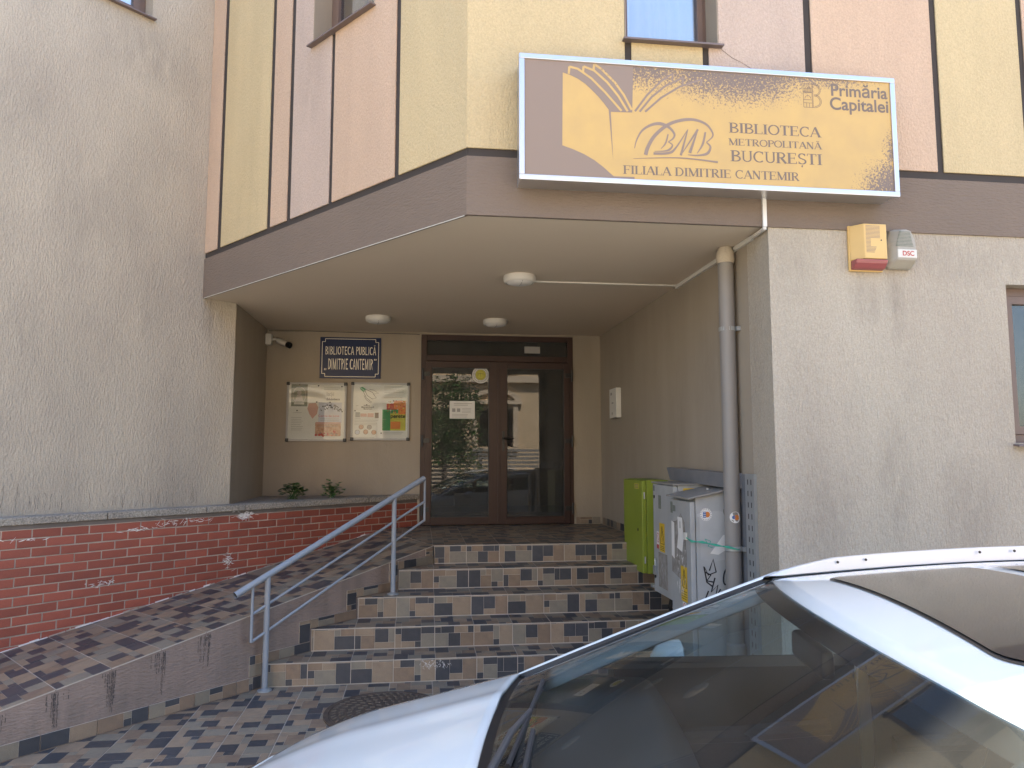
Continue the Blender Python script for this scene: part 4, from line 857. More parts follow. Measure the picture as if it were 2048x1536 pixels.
# line-drawn letter B with a church in it
fl = Flat((2.457, PY, 3.962), EX, EZ); k = 0.0028
fl.line([(0.0, 0.0), (0.0, 0.159)], k); fl.line([(0.0, 0.0), (0.075, 0.0)], k); fl.line([(0.0, 0.159), (0.075, 0.159)], k); fl.line([(0.06, 0.0), (0.06, 0.159)], k); fl.line([(0.066, 0.0), (0.066, 0.159)], k)
for r_, y in ((0.040, 0.119), (0.033, 0.119), (0.044, 0.044), (0.036, 0.044)): fl.line([(0.075 + r_ * 1.1 * math.cos(R(a)), y + r_ * math.sin(R(a))) for a in range(-90, 91, 12)], k)
for y in (0.10, 0.105, 0.128, 0.052, 0.03): fl.line([(0.0, y), (0.06, y)], k)
fl.line([(0.01, 0.128), (0.03, 0.15), (0.05, 0.128)], k); fl.line([(0.01 + 0.02 * (1 + math.cos(R(a))), 0.06 + 0.02 * math.sin(R(a))) for a in range(0, 181, 20)], k); fl.line([(0.02, 0.0), (0.02, 0.03), (0.04, 0.03), (0.04, 0.0)], k)
for i in range(5): fl.line([(0.01 + 0.01 * i, 0.10), (0.01 + 0.01 * i, 0.128)], k)
fl.build('civic_emblem', ['ink_text'], sg)

# white cable duct from the sign down the fascia, along the passage wall and across the soffit to the lamp
cd = thing('cable_duct', 'thin white cable duct running from the big sign to the ceiling lamp', 'cable duct', (2.24, YF, ZC))
m = MB(); m.box(2.236, YF - 0.016, ZC - 0.01, 2.262, YF - 0.0005, SZ0 + 0.013); m.build('duct', 'white_paint', cd)
m = MB(); m.obox(Vector((2.236, YF - 0.012, ZC - 0.03)), Vector((0.022, 0, 0)), Vector((0.012, 0.23, 0.0)), EZ * 0.018); m.build('duct', 'white_plastic', cd)
m = MB(); m.box(XW - 0.024, YF + 0.22, ZC - 0.032, XW - 0.001, 6.22, ZC - 0.002); m.build('duct', 'white_plastic', cd)
m = MB(); m.box(0.94, 6.20, ZC - 0.014, XW - 0.026, 6.218, ZC - 0.0015); m.build('duct', 'white_plastic', cd)

# ------------------------------------------------------------------ ceiling lamps
def lamp(x, y, label):
    t = thing('ceiling_lamp', label, 'ceiling lamp', (x, y, ZC), 'round lamps on the entrance soffit')
    m = MB(); m.lathe((x, y, ZC - 0.001), (0, 0, -1), [(0.135, 0.0), (0.138, 0.02), (0.134, 0.045), (0.124, 0.058), (0.118, 0.06), (0.116, 0.055)], 40); m.build('rim', 'white_plastic', t, smooth=True)
    m = MB(); m.lathe((x, y, ZC - 0.05), (0, 0, -1), [(0.1155, 0.0), (0.10, 0.016), (0.06, 0.026), (0.0, 0.03)], 40); m.build('diffuser', 'paper', t, smooth=True)
    m = MB(); m.tube([(x + 0.012, y - 0.115, ZC - 0.056), (x + 0.006, y - 0.05, ZC - 0.079), (x - 0.004, y, ZC - 0.083)], 0.004, 6); m.build('seam', 'ink_grey', t)
lamp(0.83, 6.06, 'round white ceiling lamp nearest the street, joined to the cable duct')
lamp(-0.46, 8.08, 'round white ceiling lamp above the blue plate')
lamp(0.835, 8.12, 'round white ceiling lamp in front of the door transom')

# ------------------------------------------------------------------ enamel plate
pl_ = thing('enamel_plate', 'dark blue enamel plate with white capitals above the notice boards', 'plate', (-0.84, YB, 2.634))
m = MB(); m.box(-1.204, YB - 0.012, 2.634, -0.474, YB - 0.001, 3.139); m.build('plate', 'enamel_blue', pl_, bevel=0.003)
fl = Flat((0, YB - 0.012, 0), EX, EZ)
x0, x1, z0, z1, c, wl = -1.178, -0.503, 2.656, 3.118, 0.036, 0.0075
fl.line([(x0 + c, z0), (x1 - c, z0)], wl); fl.line([(x0 + c, z1), (x1 - c, z1)], wl); fl.line([(x0, z0 + c), (x0, z1 - c)], wl); fl.line([(x1, z0 + c), (x1, z1 - c)], wl)
for sx, sz, ax, az in ((1, 1, x0, z0), (-1, 1, x1, z0), (1, -1, x0, z1), (-1, -1, x1, z1)):
    fl.line([(ax, az + sz * c), (ax + sx * c, az + sz * c)], wl * 0.9); fl.line([(ax + sx * c, az), (ax + sx * c, az + sz * c)], wl * 0.9)
fl.build('border', ['enamel_white'], pl_)
for tx_, xa, za, xb, hh in (('BIBLIOTECA PUBLICĂ', -1.142, 2.924, -0.530, 0.101), ('DIMITRIE CANTEMIR', -1.106, 2.743, -0.566, 0.133), (',,', -1.150, 2.743, -1.118, 0.10), ('’’', -0.556, 2.778, -0.520, 0.10)):
    letters((0, YB - 0.012, 0), EX, EZ, tx_, xa, za, xb, hh, False, 'enamel_white', pl_)

# ------------------------------------------------------------------ notice boards
def board(x0, z0, x1, z1, label):
    t = thing('notice_board', label, 'notice board', ((x0 + x1) / 2, YB, z0), 'notice boards in the entrance')
    y0 = YB - 0.03; f = 0.022
    MB().box(x0 + f, YB - 0.014, z0 + f, x1 - f, YB - 0.001, z1 - f).build('backing', 'paper', t)
    m = MB(); m.box(x0 + 0.02, y0, z0, x1 - 0.02, YB - 0.001, z0 + f); m.box(x0 + 0.02, y0, z1 - f, x1 - 0.02, YB - 0.001, z1); m.box(x0, y0, z0 + 0.02, x0 + f, YB - 0.001, z1 - 0.02); m.box(x1 - f, y0, z0 + 0.02, x1, YB - 0.001, z1 - 0.02)
    m.build('frame', 'frame_satin', t)
    for cx, sx in ((x0, 1), (x1, -1)):
        for cz, sz in ((z0, 1), (z1, -1)):
            m = MB(); m.box(min(cx - sx * 0.006, cx + sx * 0.034), y0 - 0.005, min(cz - sz * 0.006, cz + sz * 0.034), max(cx - sx * 0.006, cx + sx * 0.034), YB - 0.0015, max(cz - sz * 0.006, cz + sz * 0.034)); m.build('corner_cap', 'door_black', t, bevel=0.008)
    return t, Flat((x0, YB - 0.0145, z0), EX, EZ), x1 - x0, z1 - z0
def sheet(t, x0, z0, x1, z1, lift=0.0):
    MB().box(x0, YB - 0.0165 - lift, z0, x1, YB - 0.0145 - lift, z1).build('poster', 'paper', t)
def glazing(t, x0, z0, x1, z1):
    MB().box(x0 + 0.0225, YB - 0.027, z0 + 0.0225, x1 - 0.0225, YB - 0.025, z1 - 0.0225).build('glazing', 'glass_board', t)
PM = ['paper', 'ink_slate', 'ink_grey', 'ink_black', 'ink_pink', 'ink_lilac', 'ink_photo', 'ink_green', 'ink_olive', 'ink_red', 'ink_orange', 'ink_brown']
BX0, BZ0, BX1, BZ1 = -1.578, 1.873, -0.875, 2.578
t, fl, W, H = board(BX0, BZ0, BX1, BZ1, 'left glazed notice board with a grey-green portrait print')
q = lambda x, y: ((x - 75) / 910 * W, (990 - y) / 920 * H)          # layout copied from the printed sheets
def R4(x0, y0, x1, y1, mm, l=0.003): a = q(x0, y1); b = q(x1, y0); fl.rect(a[0], a[1], b[0], b[1], mm, l)
R4(140, 100, 388, 445, 1); 
ce = q(264, 270); fl.line([(ce[0] + 0.075 * math.cos(R(a)), ce[1] + 0.10 * math.sin(R(a))) for a in range(0, 361, 15)], 0.007, 2, 0.0032)
fl.disc(ce[0], ce[1] + 0.03, 0.026, 2, 0.0033); fl.poly([(ce[0] - 0.05, ce[1] - 0.075), (ce[0] + 0.05, ce[1] - 0.075), (ce[0] + 0.026, ce[1] + 0.004), (ce[0] - 0.026, ce[1] + 0.004)], 2, 0.0034); R4(185, 385, 340, 415, 0, 0.0036)
R4(560, 380, 915, 700, 5); R4(515, 700, 905, 910, 6); R4(520, 690, 905, 720, 4, 0.0031)
for i in range(46):
    x = random.uniform(565, 910); y = 400 + 60 * abs((x - 735) / 180) + random.uniform(0, 70); a = q(x, y); fl.disc(a[0], a[1], random.uniform(0.004, 0.011), 3, 0.0034 + 0.00001 * i, 6)
for i in range(22):
    x = random.uniform(520, 900); a = q(x, 905 - random.uniform(0, 50) - (60 if x > 790 else 0) * random.random()); fl.disc(a[0], a[1], random.uniform(0.006, 0.016), 9 if i % 3 else 11, 0.0034 + 0.00001 * i, 7)
fl.poly([q(410, 400), q(520, 390), q(555, 460), q(540, 560), q(470, 640), q(420, 560), q(390, 480)], 4, 0.0035)
for x0, y0, x1, n in ((180, 545, 340, 1), (150, 620, 330, 8), (590, 640, 890, 2), (640, 150, 890, 2), (560, 735, 890, 2)):
    for i in range(n): a = q(x0, y0 + i * 28); b = q(x1 - random.random() * 40, y0 + i * 28); fl.line([a, b], 0.004, 2, 0.0036 + 0.0001 * i)
for x, y in ((265, 100), (553, 118), (910, 128), (530, 375), (733, 378), (235, 512), (920, 525)): a = q(x, y); fl.disc(a[0], a[1], 0.009, 3, 0.004, 10)
fl.build('prints', PM, t)
o = q(680, 345); font_print('lettering', 'Biblioteca', (BX0 + o[0], YB - 0.0175, BZ0 + o[1]), EX, EZ, 0.155, 'ink_black', t, 0.02)
o = q(560, 610); font_print('lettering', 'Cartea de lume', (BX0 + o[0], YB - 0.0185, BZ0 + o[1]), EX, EZ, 0.245, 'ink_red', t, 0.0)
o = q(680, 275); font_print('lettering', 'lași', (BX0 + o[0], YB - 0.0175, BZ0 + o[1]), EX, EZ, 0.085, 'ink_grey', t, 0.0)
glazing(t, BX0, BZ0, BX1, BZ1)
CX0, CZ0, CX1, CZ1 = -0.818, 1.886, -0.121, 2.586
t, fl, W, H = board(CX0, CZ0, CX1, CZ1, 'right glazed notice board with a green, yellow and red poster')
q = lambda x, y: ((x - 1060) / 890 * W, (985 - y) / 910 * H)
R4(1535, 500, 1660, 832, 7); R4(1660, 560, 1895, 832, 8, 0.0031); R4(1600, 408, 1760, 500, 9, 0.0032); R4(1710, 355, 1895, 490, 10, 0.0033); R4(1780, 480, 1895, 575, 10, 0.0034); R4(1665, 690, 1815, 805, 10, 0.0035); R4(1670, 500, 1780, 560, 7, 0.0036)
for i in range(60):
    a = q(random.uniform(1610, 1890), random.uniform(360, 560)); fl.disc(a[0], a[1], random.uniform(0.003, 0.009), random.choice([9, 9, 4, 10, 8]), 0.0037 + 0.00001 * i, 6)
R4(1125, 545, 1195, 625, 2); R4(1420, 550, 1480, 635, 11); R4(1200, 565, 1300, 615, 4); R4(1310, 560, 1405, 620, 4)
for x, y, mm in ((1217, 775, 6), (1342, 780, 2), (1160, 860, 5), (1287, 855, 6), (1410, 860, 6)): a = q(x, y); fl.disc(a[0], a[1], 0.030, 11, 0.0033); fl.disc(a[0], a[1], 0.025, mm, 0.0035)
for x0, y0, x1, n in ((1120, 645, 1240, 1), (1115, 670, 1480, 4), (1560, 130, 1880, 5), (1555, 305, 1850, 1), (1105, 940, 1470, 1), (1545, 655, 1640, 1), (1545, 860, 1880, 2), (1130, 440, 1190, 1), (1430, 440, 1490, 1)):
    for i in range(n): a = q(x0, y0 + i * 24); b = q(x1 - random.random() * 60, y0 + i * 24); fl.line([a, b], 0.004, 2, 0.0036 + 0.0001 * i)
fl.line([q(1240, 220), q(1290, 320), q(1370, 385), q(1360, 400), q(1290, 350), q(1250, 280)], 0.005, 3, 0.0037); fl.line([q(1270, 180), q(1380, 230), q(1440, 320), q(1380, 335), q(1300, 280), q(1265, 200)], 0.005, 3, 0.0038); fl.line([q(1330, 180), q(1400, 195), q(1475, 245), q(1400, 255)], 0.004, 3, 0.0039)
fl.poly([q(1185, 155), q(1230, 145), q(1275, 175), q(1270, 220), q(1235, 220), q(1195, 185)], 7, 0.0036); fl.line([q(1190, 160), q(1230, 180), q(1265, 215)], 0.006, 0, 0.004)
for x, y in ((1120, 522), (1705, 362), (1523, 873), (1295, 428)): a = q(x, y); fl.disc(a[0], a[1], 0.009, 3, 0.0042, 10)
fl.build('prints', PM, t)
o = q(1665, 630); font_print('lettering', 'perete', (CX0 + o[0], YB - 0.0195, CZ0 + o[1]), EX, EZ, 0.175, 'ink_black', t, 0.02)
o = q(1560, 560); font_print('lettering', 'Toți pe', (CX0 + o[0], YB - 0.0195, CZ0 + o[1]), EX, EZ, 0.10, 'ink_green', t, 0.02)
for txt, x, y, wd in (('Biblioteca', 1250, 445, 0.075), ('Metropolitană', 1215, 475, 0.15), ('București', 1250, 503, 0.10)):
    o = q(x, y); font_print('lettering', txt, (CX0 + o[0], YB - 0.0175, CZ0 + o[1]), EX, EZ, wd, 'ink_black', t, 0.015)
glazing(t, CX0, CZ0, CX1, CZ1)

# ------------------------------------------------------------------ security camera
t = thing('security_camera', 'small white bullet camera in the alcove corner under the soffit', 'camera', (-1.74, YB, 3.08))
m = MB(); m.box(XA + 0.001, YB - 0.12, 3.02, XA + 0.07, YB - 0.03, 3.15); m.build('junction_box', 'white_plastic', t, bevel=0.008)
m = MB(); m.tube([(XA + 0.07, YB - 0.08, 3.085), (XA + 0.11, YB - 0.09, 3.09), (XA + 0.15, YB - 0.10, 3.075)], 0.014, 10); m.build('bracket', 'white_plastic', t, smooth=True)
d = Vector((0.80, -0.42, -0.36)).normalized(); c = Vector((XA + 0.14, YB - 0.10, 3.072))
m = MB(); m.lathe(c, d, [(0.02, 0.0), (0.034, 0.012), (0.034, 0.15)], 16); m.build('housing', 'white_plastic', t, smooth=True)
m = MB(); m.lathe(c + d * 0.1505, d, [(0.0345, 0.0), (0.0355, 0.004), (0.0355, 0.05), (0.03, 0.052), (0.012, 0.046)], 16); m.build('lens', 'door_black', t, smooth=True)
tag(MB().tube([(XA + 0.02, YB - 0.012, 3.20), (XA + 0.5, YB - 0.01, 3.208), (-0.6, YB - 0.01, 3.198), (-0.05, YB - 0.01, 3.196), (-0.005, YB - 0.012, 3.19)], 0.004, 6).build('black_cable', 'door_black'), 'thin black cable stretched along the top of the alcove back wall', 'cable')

# ------------------------------------------------------------------ meter box on the passage wall
t = thing('wall_box', 'small white box with slots on the passage wall near the door', 'box', (XW - 0.03, 8.2, 2.14))
m = MB(); m.box(XW - 0.06, 8.12, 2.135, XW - 0.001, 8.42, 2.475); m.build('case', 'white_plastic', t, bevel=0.006)
m = MB(); m.box(XW - 0.0625, 8.30, 2.40, XW - 0.0603, 8.36, 2.43); m.box(XW - 0.0625, 8.28, 2.17, XW - 0.0603, 8.31, 2.20); m.box(XW - 0.0625, 8.24, 2.30, XW - 0.0603, 8.31, 2.315); m.build('slot', 'ink_grey', t)

# ------------------------------------------------------------------ drainpipe
t = thing('drainpipe', 'grey round drainpipe standing at the corner of the passage wall', 'drainpipe', (2.205, 5.03, 0))
m = MB(); m.tube([(2.212, 5.045, 0.0), (2.208, 5.03, 1.0), (2.205, 5.02, 2.3), (2.203, 5.015, 3.12)], 0.056, 24); m.build('pipe', 'pipe_grey', t, smooth=True)
m = MB(); m.lathe((2.203, 5.015, 3.10), (0, 0, 1), [(0.062, 0.0), (0.066, 0.03), (0.060, 0.085), (0.045, 0.118)], 20); m.build('mastic_seal', 'mastic', t, smooth=True)
m = MB(); m.lathe((2.207, 5.026, 0.30), (0, 0, 1), [(0.066, 0.0), (0.066, 0.10), (0.057, 0.11)], 20); m.build('socket', 'pipe_grey', t, smooth=True)
for z, mt in ((2.60, 'galv'), (1.04, 'galv')):
    m = MB(); m.lathe((2.206, 5.022, z), (0, 0, 1), [(0.0568, 0.0), (0.060, 0.002), (0.060, 0.03), (0.0568, 0.032)], 20); m.box(2.25, 4.955, z, 2.279, 4.985, z + 0.03); m.build('clamp', mt, t)
tag(MB().box(2.235, 5.06, ZC - 0.28, 2.279, 5.11, ZC - 0.18).build('pipe_bracket', 'sheet_grey', t), 'dark bracket stub behind the pipe')

# ------------------------------------------------------------------ electricity cabinets
def cab(name, label, x0, y0, z0, y1, z1, mat):
    t = thing(name, label, 'cabinet', ((x0 + XW) / 2, (y0 + y1) / 2, z0)); return t
t = cab('green_cabinet', 'lime green electricity cabinet hanging on the passage wall, farthest from the street', 2.03, 6.585, 0.635, 7.19, 1.478, None)
m = MB(); m.box(2.075, 6.585, 0.635, XW - 0.001, 7.19, 1.478); m.build('case', 'cabinet_green', t, bevel=0.004)
m = MB(); m.box(2.03, 6.587, 0.64, 2.072, 7.188, 1.474); m.build('door', 'cabinet_green', t, bevel=0.006)
m = MB(); m.lathe((2.0298, 6.72, 1.02), (-1, 0, 0), [(0.014, 0), (0.014, 0.004)], 12); m.build('lock', 'door_black', t)
fl = Flat((2.03, 6.82, 1.40), -EYV, EZ); fl.rect(0, -0.005, 0.15, 0.045); lines(fl, 0.01, 0.13, 0.0, 0.04, 3, 1, 0.006, 0.1); fl.build('label_plate', ['ink_olive', 'ink_brown'], t)
for z in (0.76, 1.34): m = MB(); m.tube([(2.052, 6.583, z - 0.03), (2.052, 6.583, z + 0.03)], 0.007, 8); m.build('hinge', 'galv', t)
t = cab('white_cabinet', 'white electricity cabinet with a painted-over brown square, beside the green one', 1.98, 5.52, 0.574, 6.11, 1.472, None)
m = MB(); m.box(2.02, 5.60, 0.574, XW - 0.001, 6.11, 1.472); m.build('case', 'cabinet_white', t, bevel=0.004)
m = MB(); m.box(1.98, 5.602, 0.578, 2.017, 6.108, 1.466); m.build('door', 'cabinet_white', t, bevel=0.004)
m = MB(); m.box(1.972, 5.585, 1.4725, XW - 0.001, 6.12, 1.486); m.build('lid', 'cabinet_lid', t)
LM = ['paper', 'warn_yellow', 'ink_black', 'ink_slate', 'ink_red', 'grime', 'cabinet_white', 'ink_orange', 'ink_blue']
def new(): return Flat((1.98, 6.108, 0.578), -EYV, EZ)             # u runs towards the street
fl = new()
fl.rect(0.14, 0.69, 0.21, 0.80, 3); fl.build('vent_plate', LM, t); fl = new(); fl.rect(0.0, 0.83, 0.05, 0.875, 3); fl.build('type_plate', LM, t); fl = new()
fl.rect(0.155, 0.345, 0.285, 0.575, 1); fl.line([(0.22, 0.55), (0.17, 0.41), (0.27, 0.41), (0.22, 0.55)], 0.010, 2); fl.line([(0.225, 0.51), (0.215, 0.46), (0.225, 0.46), (0.215, 0.425)], 0.008, 2); lines(fl, 0.17, 0.27, 0.355, 0.395, 3, 2, 0.004, 0.1); fl.build('warning_label', LM, t); fl = new()
fl.rect(0.085, 0.36, 0.145, 0.50, 0); fl.line([(0.115 + 0.026 * math.cos(R(a)), 0.45 + 0.038 * math.sin(R(a))) for a in range(0, 361, 20)], 0.008, 4); fl.line([(0.10, 0.47), (0.13, 0.43)], 0.006, 4); fl.rect(0.088, 0.36, 0.142, 0.395, 4, 0.0025); fl.build('prohibition_label', LM, t); fl = new()
fl.rect(0.12, 0.055, 0.34, 0.335, 5); fl.line([(0.20, 0.22), (0.23, 0.25), (0.24, 0.22), (0.215, 0.19), (0.25, 0.17), (0.22, 0.13)], 0.006, 6); fl.line([(0.27, 0.23), (0.29, 0.19), (0.275, 0.14)], 0.006, 6)
fl.build('painted_square', LM, t)
m = MB(); m.tube([(1.972, 6.04, 0.79), (1.972, 6.03, 0.85), (1.972, 6.06, 0.85), (1.972, 6.055, 0.79)], 0.006, 6); m.box(1.958, 6.025, 0.72, 1.978, 6.075, 0.79); m.build('padlock', 'galv', t)
m = MB(); m.box(1.966, 6.112, 0.60, 1.99, 6.17, 0.625); m.build('latch', 'galv', t)
fl = Flat((2.06, 5.60, 1.38), EX, EZ); fl.rect(0, 0, 0.17, 0.07); fl.build('yellow_strip', ['warn_yellow'], t)
for z in (0.70, 1.36): m = MB(); m.lathe((1.9795, 6.07, z), (-1, 0, 0), [(0.014, 0), (0.014, 0.006)], 10); m.build('lock', 'door_black', t)
t = cab('meter_cabinet', 'tall white street cabinet with pitched lid, peeled stickers and black scrawl, nearest the street', 1.93, 5.03, 0.0, 5.53, 1.40, None)
m = MB(); m.prism([(1.972, 5.115, 0.0), (XW - 0.001, 5.115, 0.0), (XW - 0.001, 5.115, 1.462), (1.972, 5.115, 1.404)], (0, 0.415, 0)); m.build('case', 'cabinet_white', t, bevel=0.004)
m = MB(); m.box(1.93, 5.118, 0.05, 1.968, 5.528, 1.375); m.build('door', 'cabinet_white', t, bevel=0.006)
m = MB(); m.prism([(1.905, 5.085, 1.392), (1.905, 5.56, 1.392), (1.905, 5.56, 1.405), (1.905, 5.085, 1.405)], (XW - 1.906, 0, 0.0))
for v in m.v: v.z += 0.075 * (v.x - 1.905) / (XW - 1.905)
m.build('lid', 'cabinet_lid', t, bevel=0.003)
m = MB(); m.lathe((2.14, 5.30, 1.452), (0, 0, 1), [(0.012, 0), (0.012, 0.012)], 10); m.build('lid_bolt', 'galv', t)
def new(): return Flat((1.93, 5.528, 0.0), -EYV, EZ)
fl = new()
fl.rect(0.0, 1.27, 0.05, 1.355, 3); fl.build('vent_plate', LM, t); fl = new(); fl.rect(0.055, 1.285, 0.11, 1.33, 3); fl.build('type_plate', LM, t); fl = new()
fl.poly([(0.01, 0.83), (0.30, 0.78), (0.33, 0.95), (0.30, 1.22), (0.22, 1.28), (0.13, 1.22), (0.02, 1.20)], 5, 0.0005); fl.build('glue_patch', LM, t); fl = new()
fl.poly([(0.13, 1.02), (0.24, 1.0), (0.27, 1.1), (0.25, 1.25), (0.15, 1.25), (0.16, 1.12)], 0, 0.0012); fl.line([(0.205, 1.22), (0.205, 1.17)], 0.01, 2, 0.002); lines(fl, 0.16, 0.25, 1.03, 1.14, 4, 2, 0.004, 0.5); fl.build('torn_notice', LM, t); fl = new()
fl.poly([(0.01, 0.95), (0.075, 0.93), (0.08, 1.2), (0.015, 1.21)], 0, 0.0013); lines(fl, 0.02, 0.07, 1.0, 1.1, 4, 2, 0.008, 0.3); fl.build('torn_notice', LM, t); fl = new()
for i in range(30): a = random.uniform(0.12, 0.30); b = random.uniform(0.72, 1.05); fl.line([(a, b), (a + random.gauss(0, 0.01), b - random.uniform(0.02, 0.07))], [random.uniform(0.004, 0.016), 0.002], 0, 0.0014 + 0.00001 * i)
tag(fl.build('paper_scraps', LM, t), kind='stuff')
def new(): return Flat((1.93, 5.528, 0.22), -EYV, EZ)
fl = new()
fl.rect(0.20, 0.43, 0.33, 0.68, 1); fl.line([(0.265, 0.66), (0.22, 0.53), (0.315, 0.53), (0.265, 0.66)], 0.010, 2); fl.line([(0.27, 0.62), (0.262, 0.58), (0.27, 0.58), (0.262, 0.545)], 0.007, 2); lines(fl, 0.21, 0.32, 0.44, 0.51, 4, 2, 0.004, 0.1); fl.build('warning_label', LM, t); fl = new()
fl.rect(0.225, 0.30, 0.30, 0.425, 0); fl.line([(0.262 + 0.03 * math.cos(R(a)), 0.375 + 0.04 * math.sin(R(a))) for a in range(0, 361, 20)], 0.007, 4); fl.line([(0.248, 0.395), (0.28, 0.35)], 0.006, 4)
fl.build('prohibition_label', LM, t)
def new(dz=0.0): return Flat((1.972, 5.115, dz), EX, EZ)
SM = ['paper', 'cabinet_pale', 'ink_black', 'ink_orange', 'ink_blue', 'ink_slate']
fl = new()
fl.poly([(0.03, 0.97), (0.12, 0.95), (0.29, 0.98), (0.29, 1.30), (0.15, 1.285), (0.025, 1.295)], 1, 0.0004); fl.poly([(0.01, 1.29), (0.15, 1.31), (0.29, 1.295), (0.29, 1.24), (0.01, 1.27)], 1, 0.0006); fl.build('faded_poster', SM, t); fl = new(0.10)
def round_sticker(fl, x, y, r=0.045):
    fl.disc(x, y, r, 0, 0.0012)
    for i in range(18): a = 2 * math.pi * i / 18; fl.line([(x + r * .8 * math.cos(a), y + r * .8 * math.sin(a)), (x + r * .92 * math.cos(a), y + r * .92 * math.sin(a))], 0.004, 2, 0.0014)
    fl.disc(x + r * .22, y, r * .45, 3, 0.0016); fl.rect(x - r * .5, y - r * .5, x, y + r * .45, 4, 0.0018)
    for i in range(3): fl.line([(x - r * .42, y + r * (.28 - .3 * i)), (x - r * .05, y + r * (.28 - .3 * i))], 0.004, 0, 0.002)
round_sticker(fl, 0.075, 1.185); fl.build('round_sticker', SM, t); fl = new(0.09)
fl.disc(0.25, 1.215, 0.045, 5, 0.0013); fl.build('dark_sticker', SM, t); fl = new(0.15)
fl.poly([(0.10, 0.86), (0.20, 0.99), (0.30, 0.97), (0.30, 0.93), (0.16, 0.85)], 0, 0.0016); fl.build('loose_paper', SM, t); fl = new(0.26)
for pts in ([(0.09, 0.63), (0.12, 0.71), (0.14, 0.62), (0.08, 0.60), (0.05, 0.66), (0.07, 0.55), (0.11, 0.52)], [(0.06, 0.62), (0.10, 0.60), (0.07, 0.56), (0.12, 0.55)], [(0.13, 0.58), (0.10, 0.48), (0.15, 0.53), (0.13, 0.44), (0.17, 0.50)], [(0.08, 0.49), (0.05, 0.42), (0.05, 0.33)], [(0.12, 0.41), (0.11, 0.35), (0.17, 0.36)], [(0.215 + 0.022 * math.cos(R(a)), 0.585 + 0.055 * math.sin(R(a + 20))) for a in range(0, 361, 24)], [(0.13, 0.30), (0.15, 0.34), (0.20, 0.33), (0.22, 0.27)]):
    fl.line(pts, 0.011, 2, 0.0019)
tag(fl.build('scrawl', SM, t), kind='stuff')
# sticker on the pipe (bent round it)
V = []; F = []; n = 20; cx, cy = 2.2075, 5.028
def pipe_pt(a, z, r=0.0582): return (cx + r * math.sin(a), cy - r * math.cos(a), z)
t = thing('pipe_sticker', 'round white sticker with an orange mark stuck on the drainpipe', 'sticker', (2.2, 4.97, 1.24))
def bent(x, y, r, mi, lift, M, n=20):
    k = len(V); V.extend([pipe_pt(-0.05 + (x + r * math.cos(2 * math.pi * i / n)) / 0.0585, 1.275 + y + r * math.sin(2 * math.pi * i / n), 0.0582 + lift) for i in range(n)]); F.append(tuple(range(k, k + n))); M.append(mi)
M_ = []; bent(0, 0, 0.04, 0, 0, M_); bent(0.010, 0, 0.018, 1, 0.0006, M_); bent(-0.012, 0.0, 0.012, 2, 0.0009, M_)
obj('print', mesh('print', V, F, ['paper', 'ink_orange', 'ink_blue'], M_), t)
# grey sheet and perforated tray on the wall
t = thing('wall_sheet', 'dark grey metal sheet fixed to the passage wall above the white cabinets', 'metal sheet', (2.2, 5.6, 1.5))
m = MB(); m.prism([(XW - 0.10, 6.24, 1.495), (XW - 0.002, 6.24, 1.495), (XW - 0.002, 6.24, 1.60), (XW - 0.11, 6.30, 1.60)], (0, -1.24, -0.02)); m.build('hood', 'sheet_grey', t)
m = MB(); m.box(XW - 0.008, 4.93, 0.1, XW - 0.001, 5.06, 1.575); m.build('back_sheet', 'sheet_grey', t)
t = thing('cable_tray', 'upright perforated galvanised cable tray beside the drainpipe', 'cable tray', (2.26, 4.85, 0.0))
m = MB(); m.box(XW - 0.022, 4.785, 0.0, XW - 0.0195, 4.915, 1.58); m.box(XW - 0.022, 4.782, 0.0, XW - 0.001, 4.7845, 1.58); m.box(XW - 0.022, 4.9155, 0.0, XW - 0.001, 4.918, 1.58); m.build('tray', 'galv', t)
for i in range(19):
    z = 1.53 - i * 0.078
    for y in (4.825, 4.875):
        if z > 0.1: m = MB(); m.box(XW - 0.0228, y - 0.006, z - 0.024, XW - 0.0222, y + 0.006, z + 0.012); m.build('slot', 'door_black', t)
tw = thing('green_twine', 'green plastic twine tying the cabinet latch to the drainpipe', 'twine', (2.05, 5.07, 1.1))
for k in range(3):
    pts = [Vector((1.922, 5.20, 1.165 + 0.004 * k)), Vector((1.93, 5.10, 1.155 - 0.006 * k)), Vector((2.0, 5.075, 1.14 + 0.006 * k)), Vector((2.08, 5.03, 1.135 - 0.006 * k)), Vector((2.146, 4.965, 1.115 + 0.006 * k)), Vector((2.21, 4.955, 1.105)), Vector((2.268, 5.0, 1.11))]
    m = MB(); m.tube([p - EZ * 0.05 for p in pts], 0.0035, 6); m.build('strand', 'twine', tw)
m = MB(); m.tube([(2.03, 5.06, 1.14), (2.01, 5.05, 1.17), (2.05, 5.045, 1.155), (2.03, 5.045, 1.12), (2.06, 5.04, 1.11)], 0.003, 6); [setattr(v, 'z', v.z - 0.05) for v in m.v]; m.build('knot', 'twine', tw)
m = MB(); m.box(1.915, 5.18, 1.10, 1.929, 5.22, 1.15); m.build('latch', 'white_plastic', tw)
# black service hose hanging under the cabinets
tag(MB().tube([(2.12, 6.05, 0.57), (2.08, 6.02, 0.45), (2.10, 5.9, 0.36), (2.15, 5.75, 0.36), (2.18, 5.6, 0.44)], 0.018, 8).build('black_hose', 'door_black'), 'black cable loop hanging under the white cabinet', 'cable')

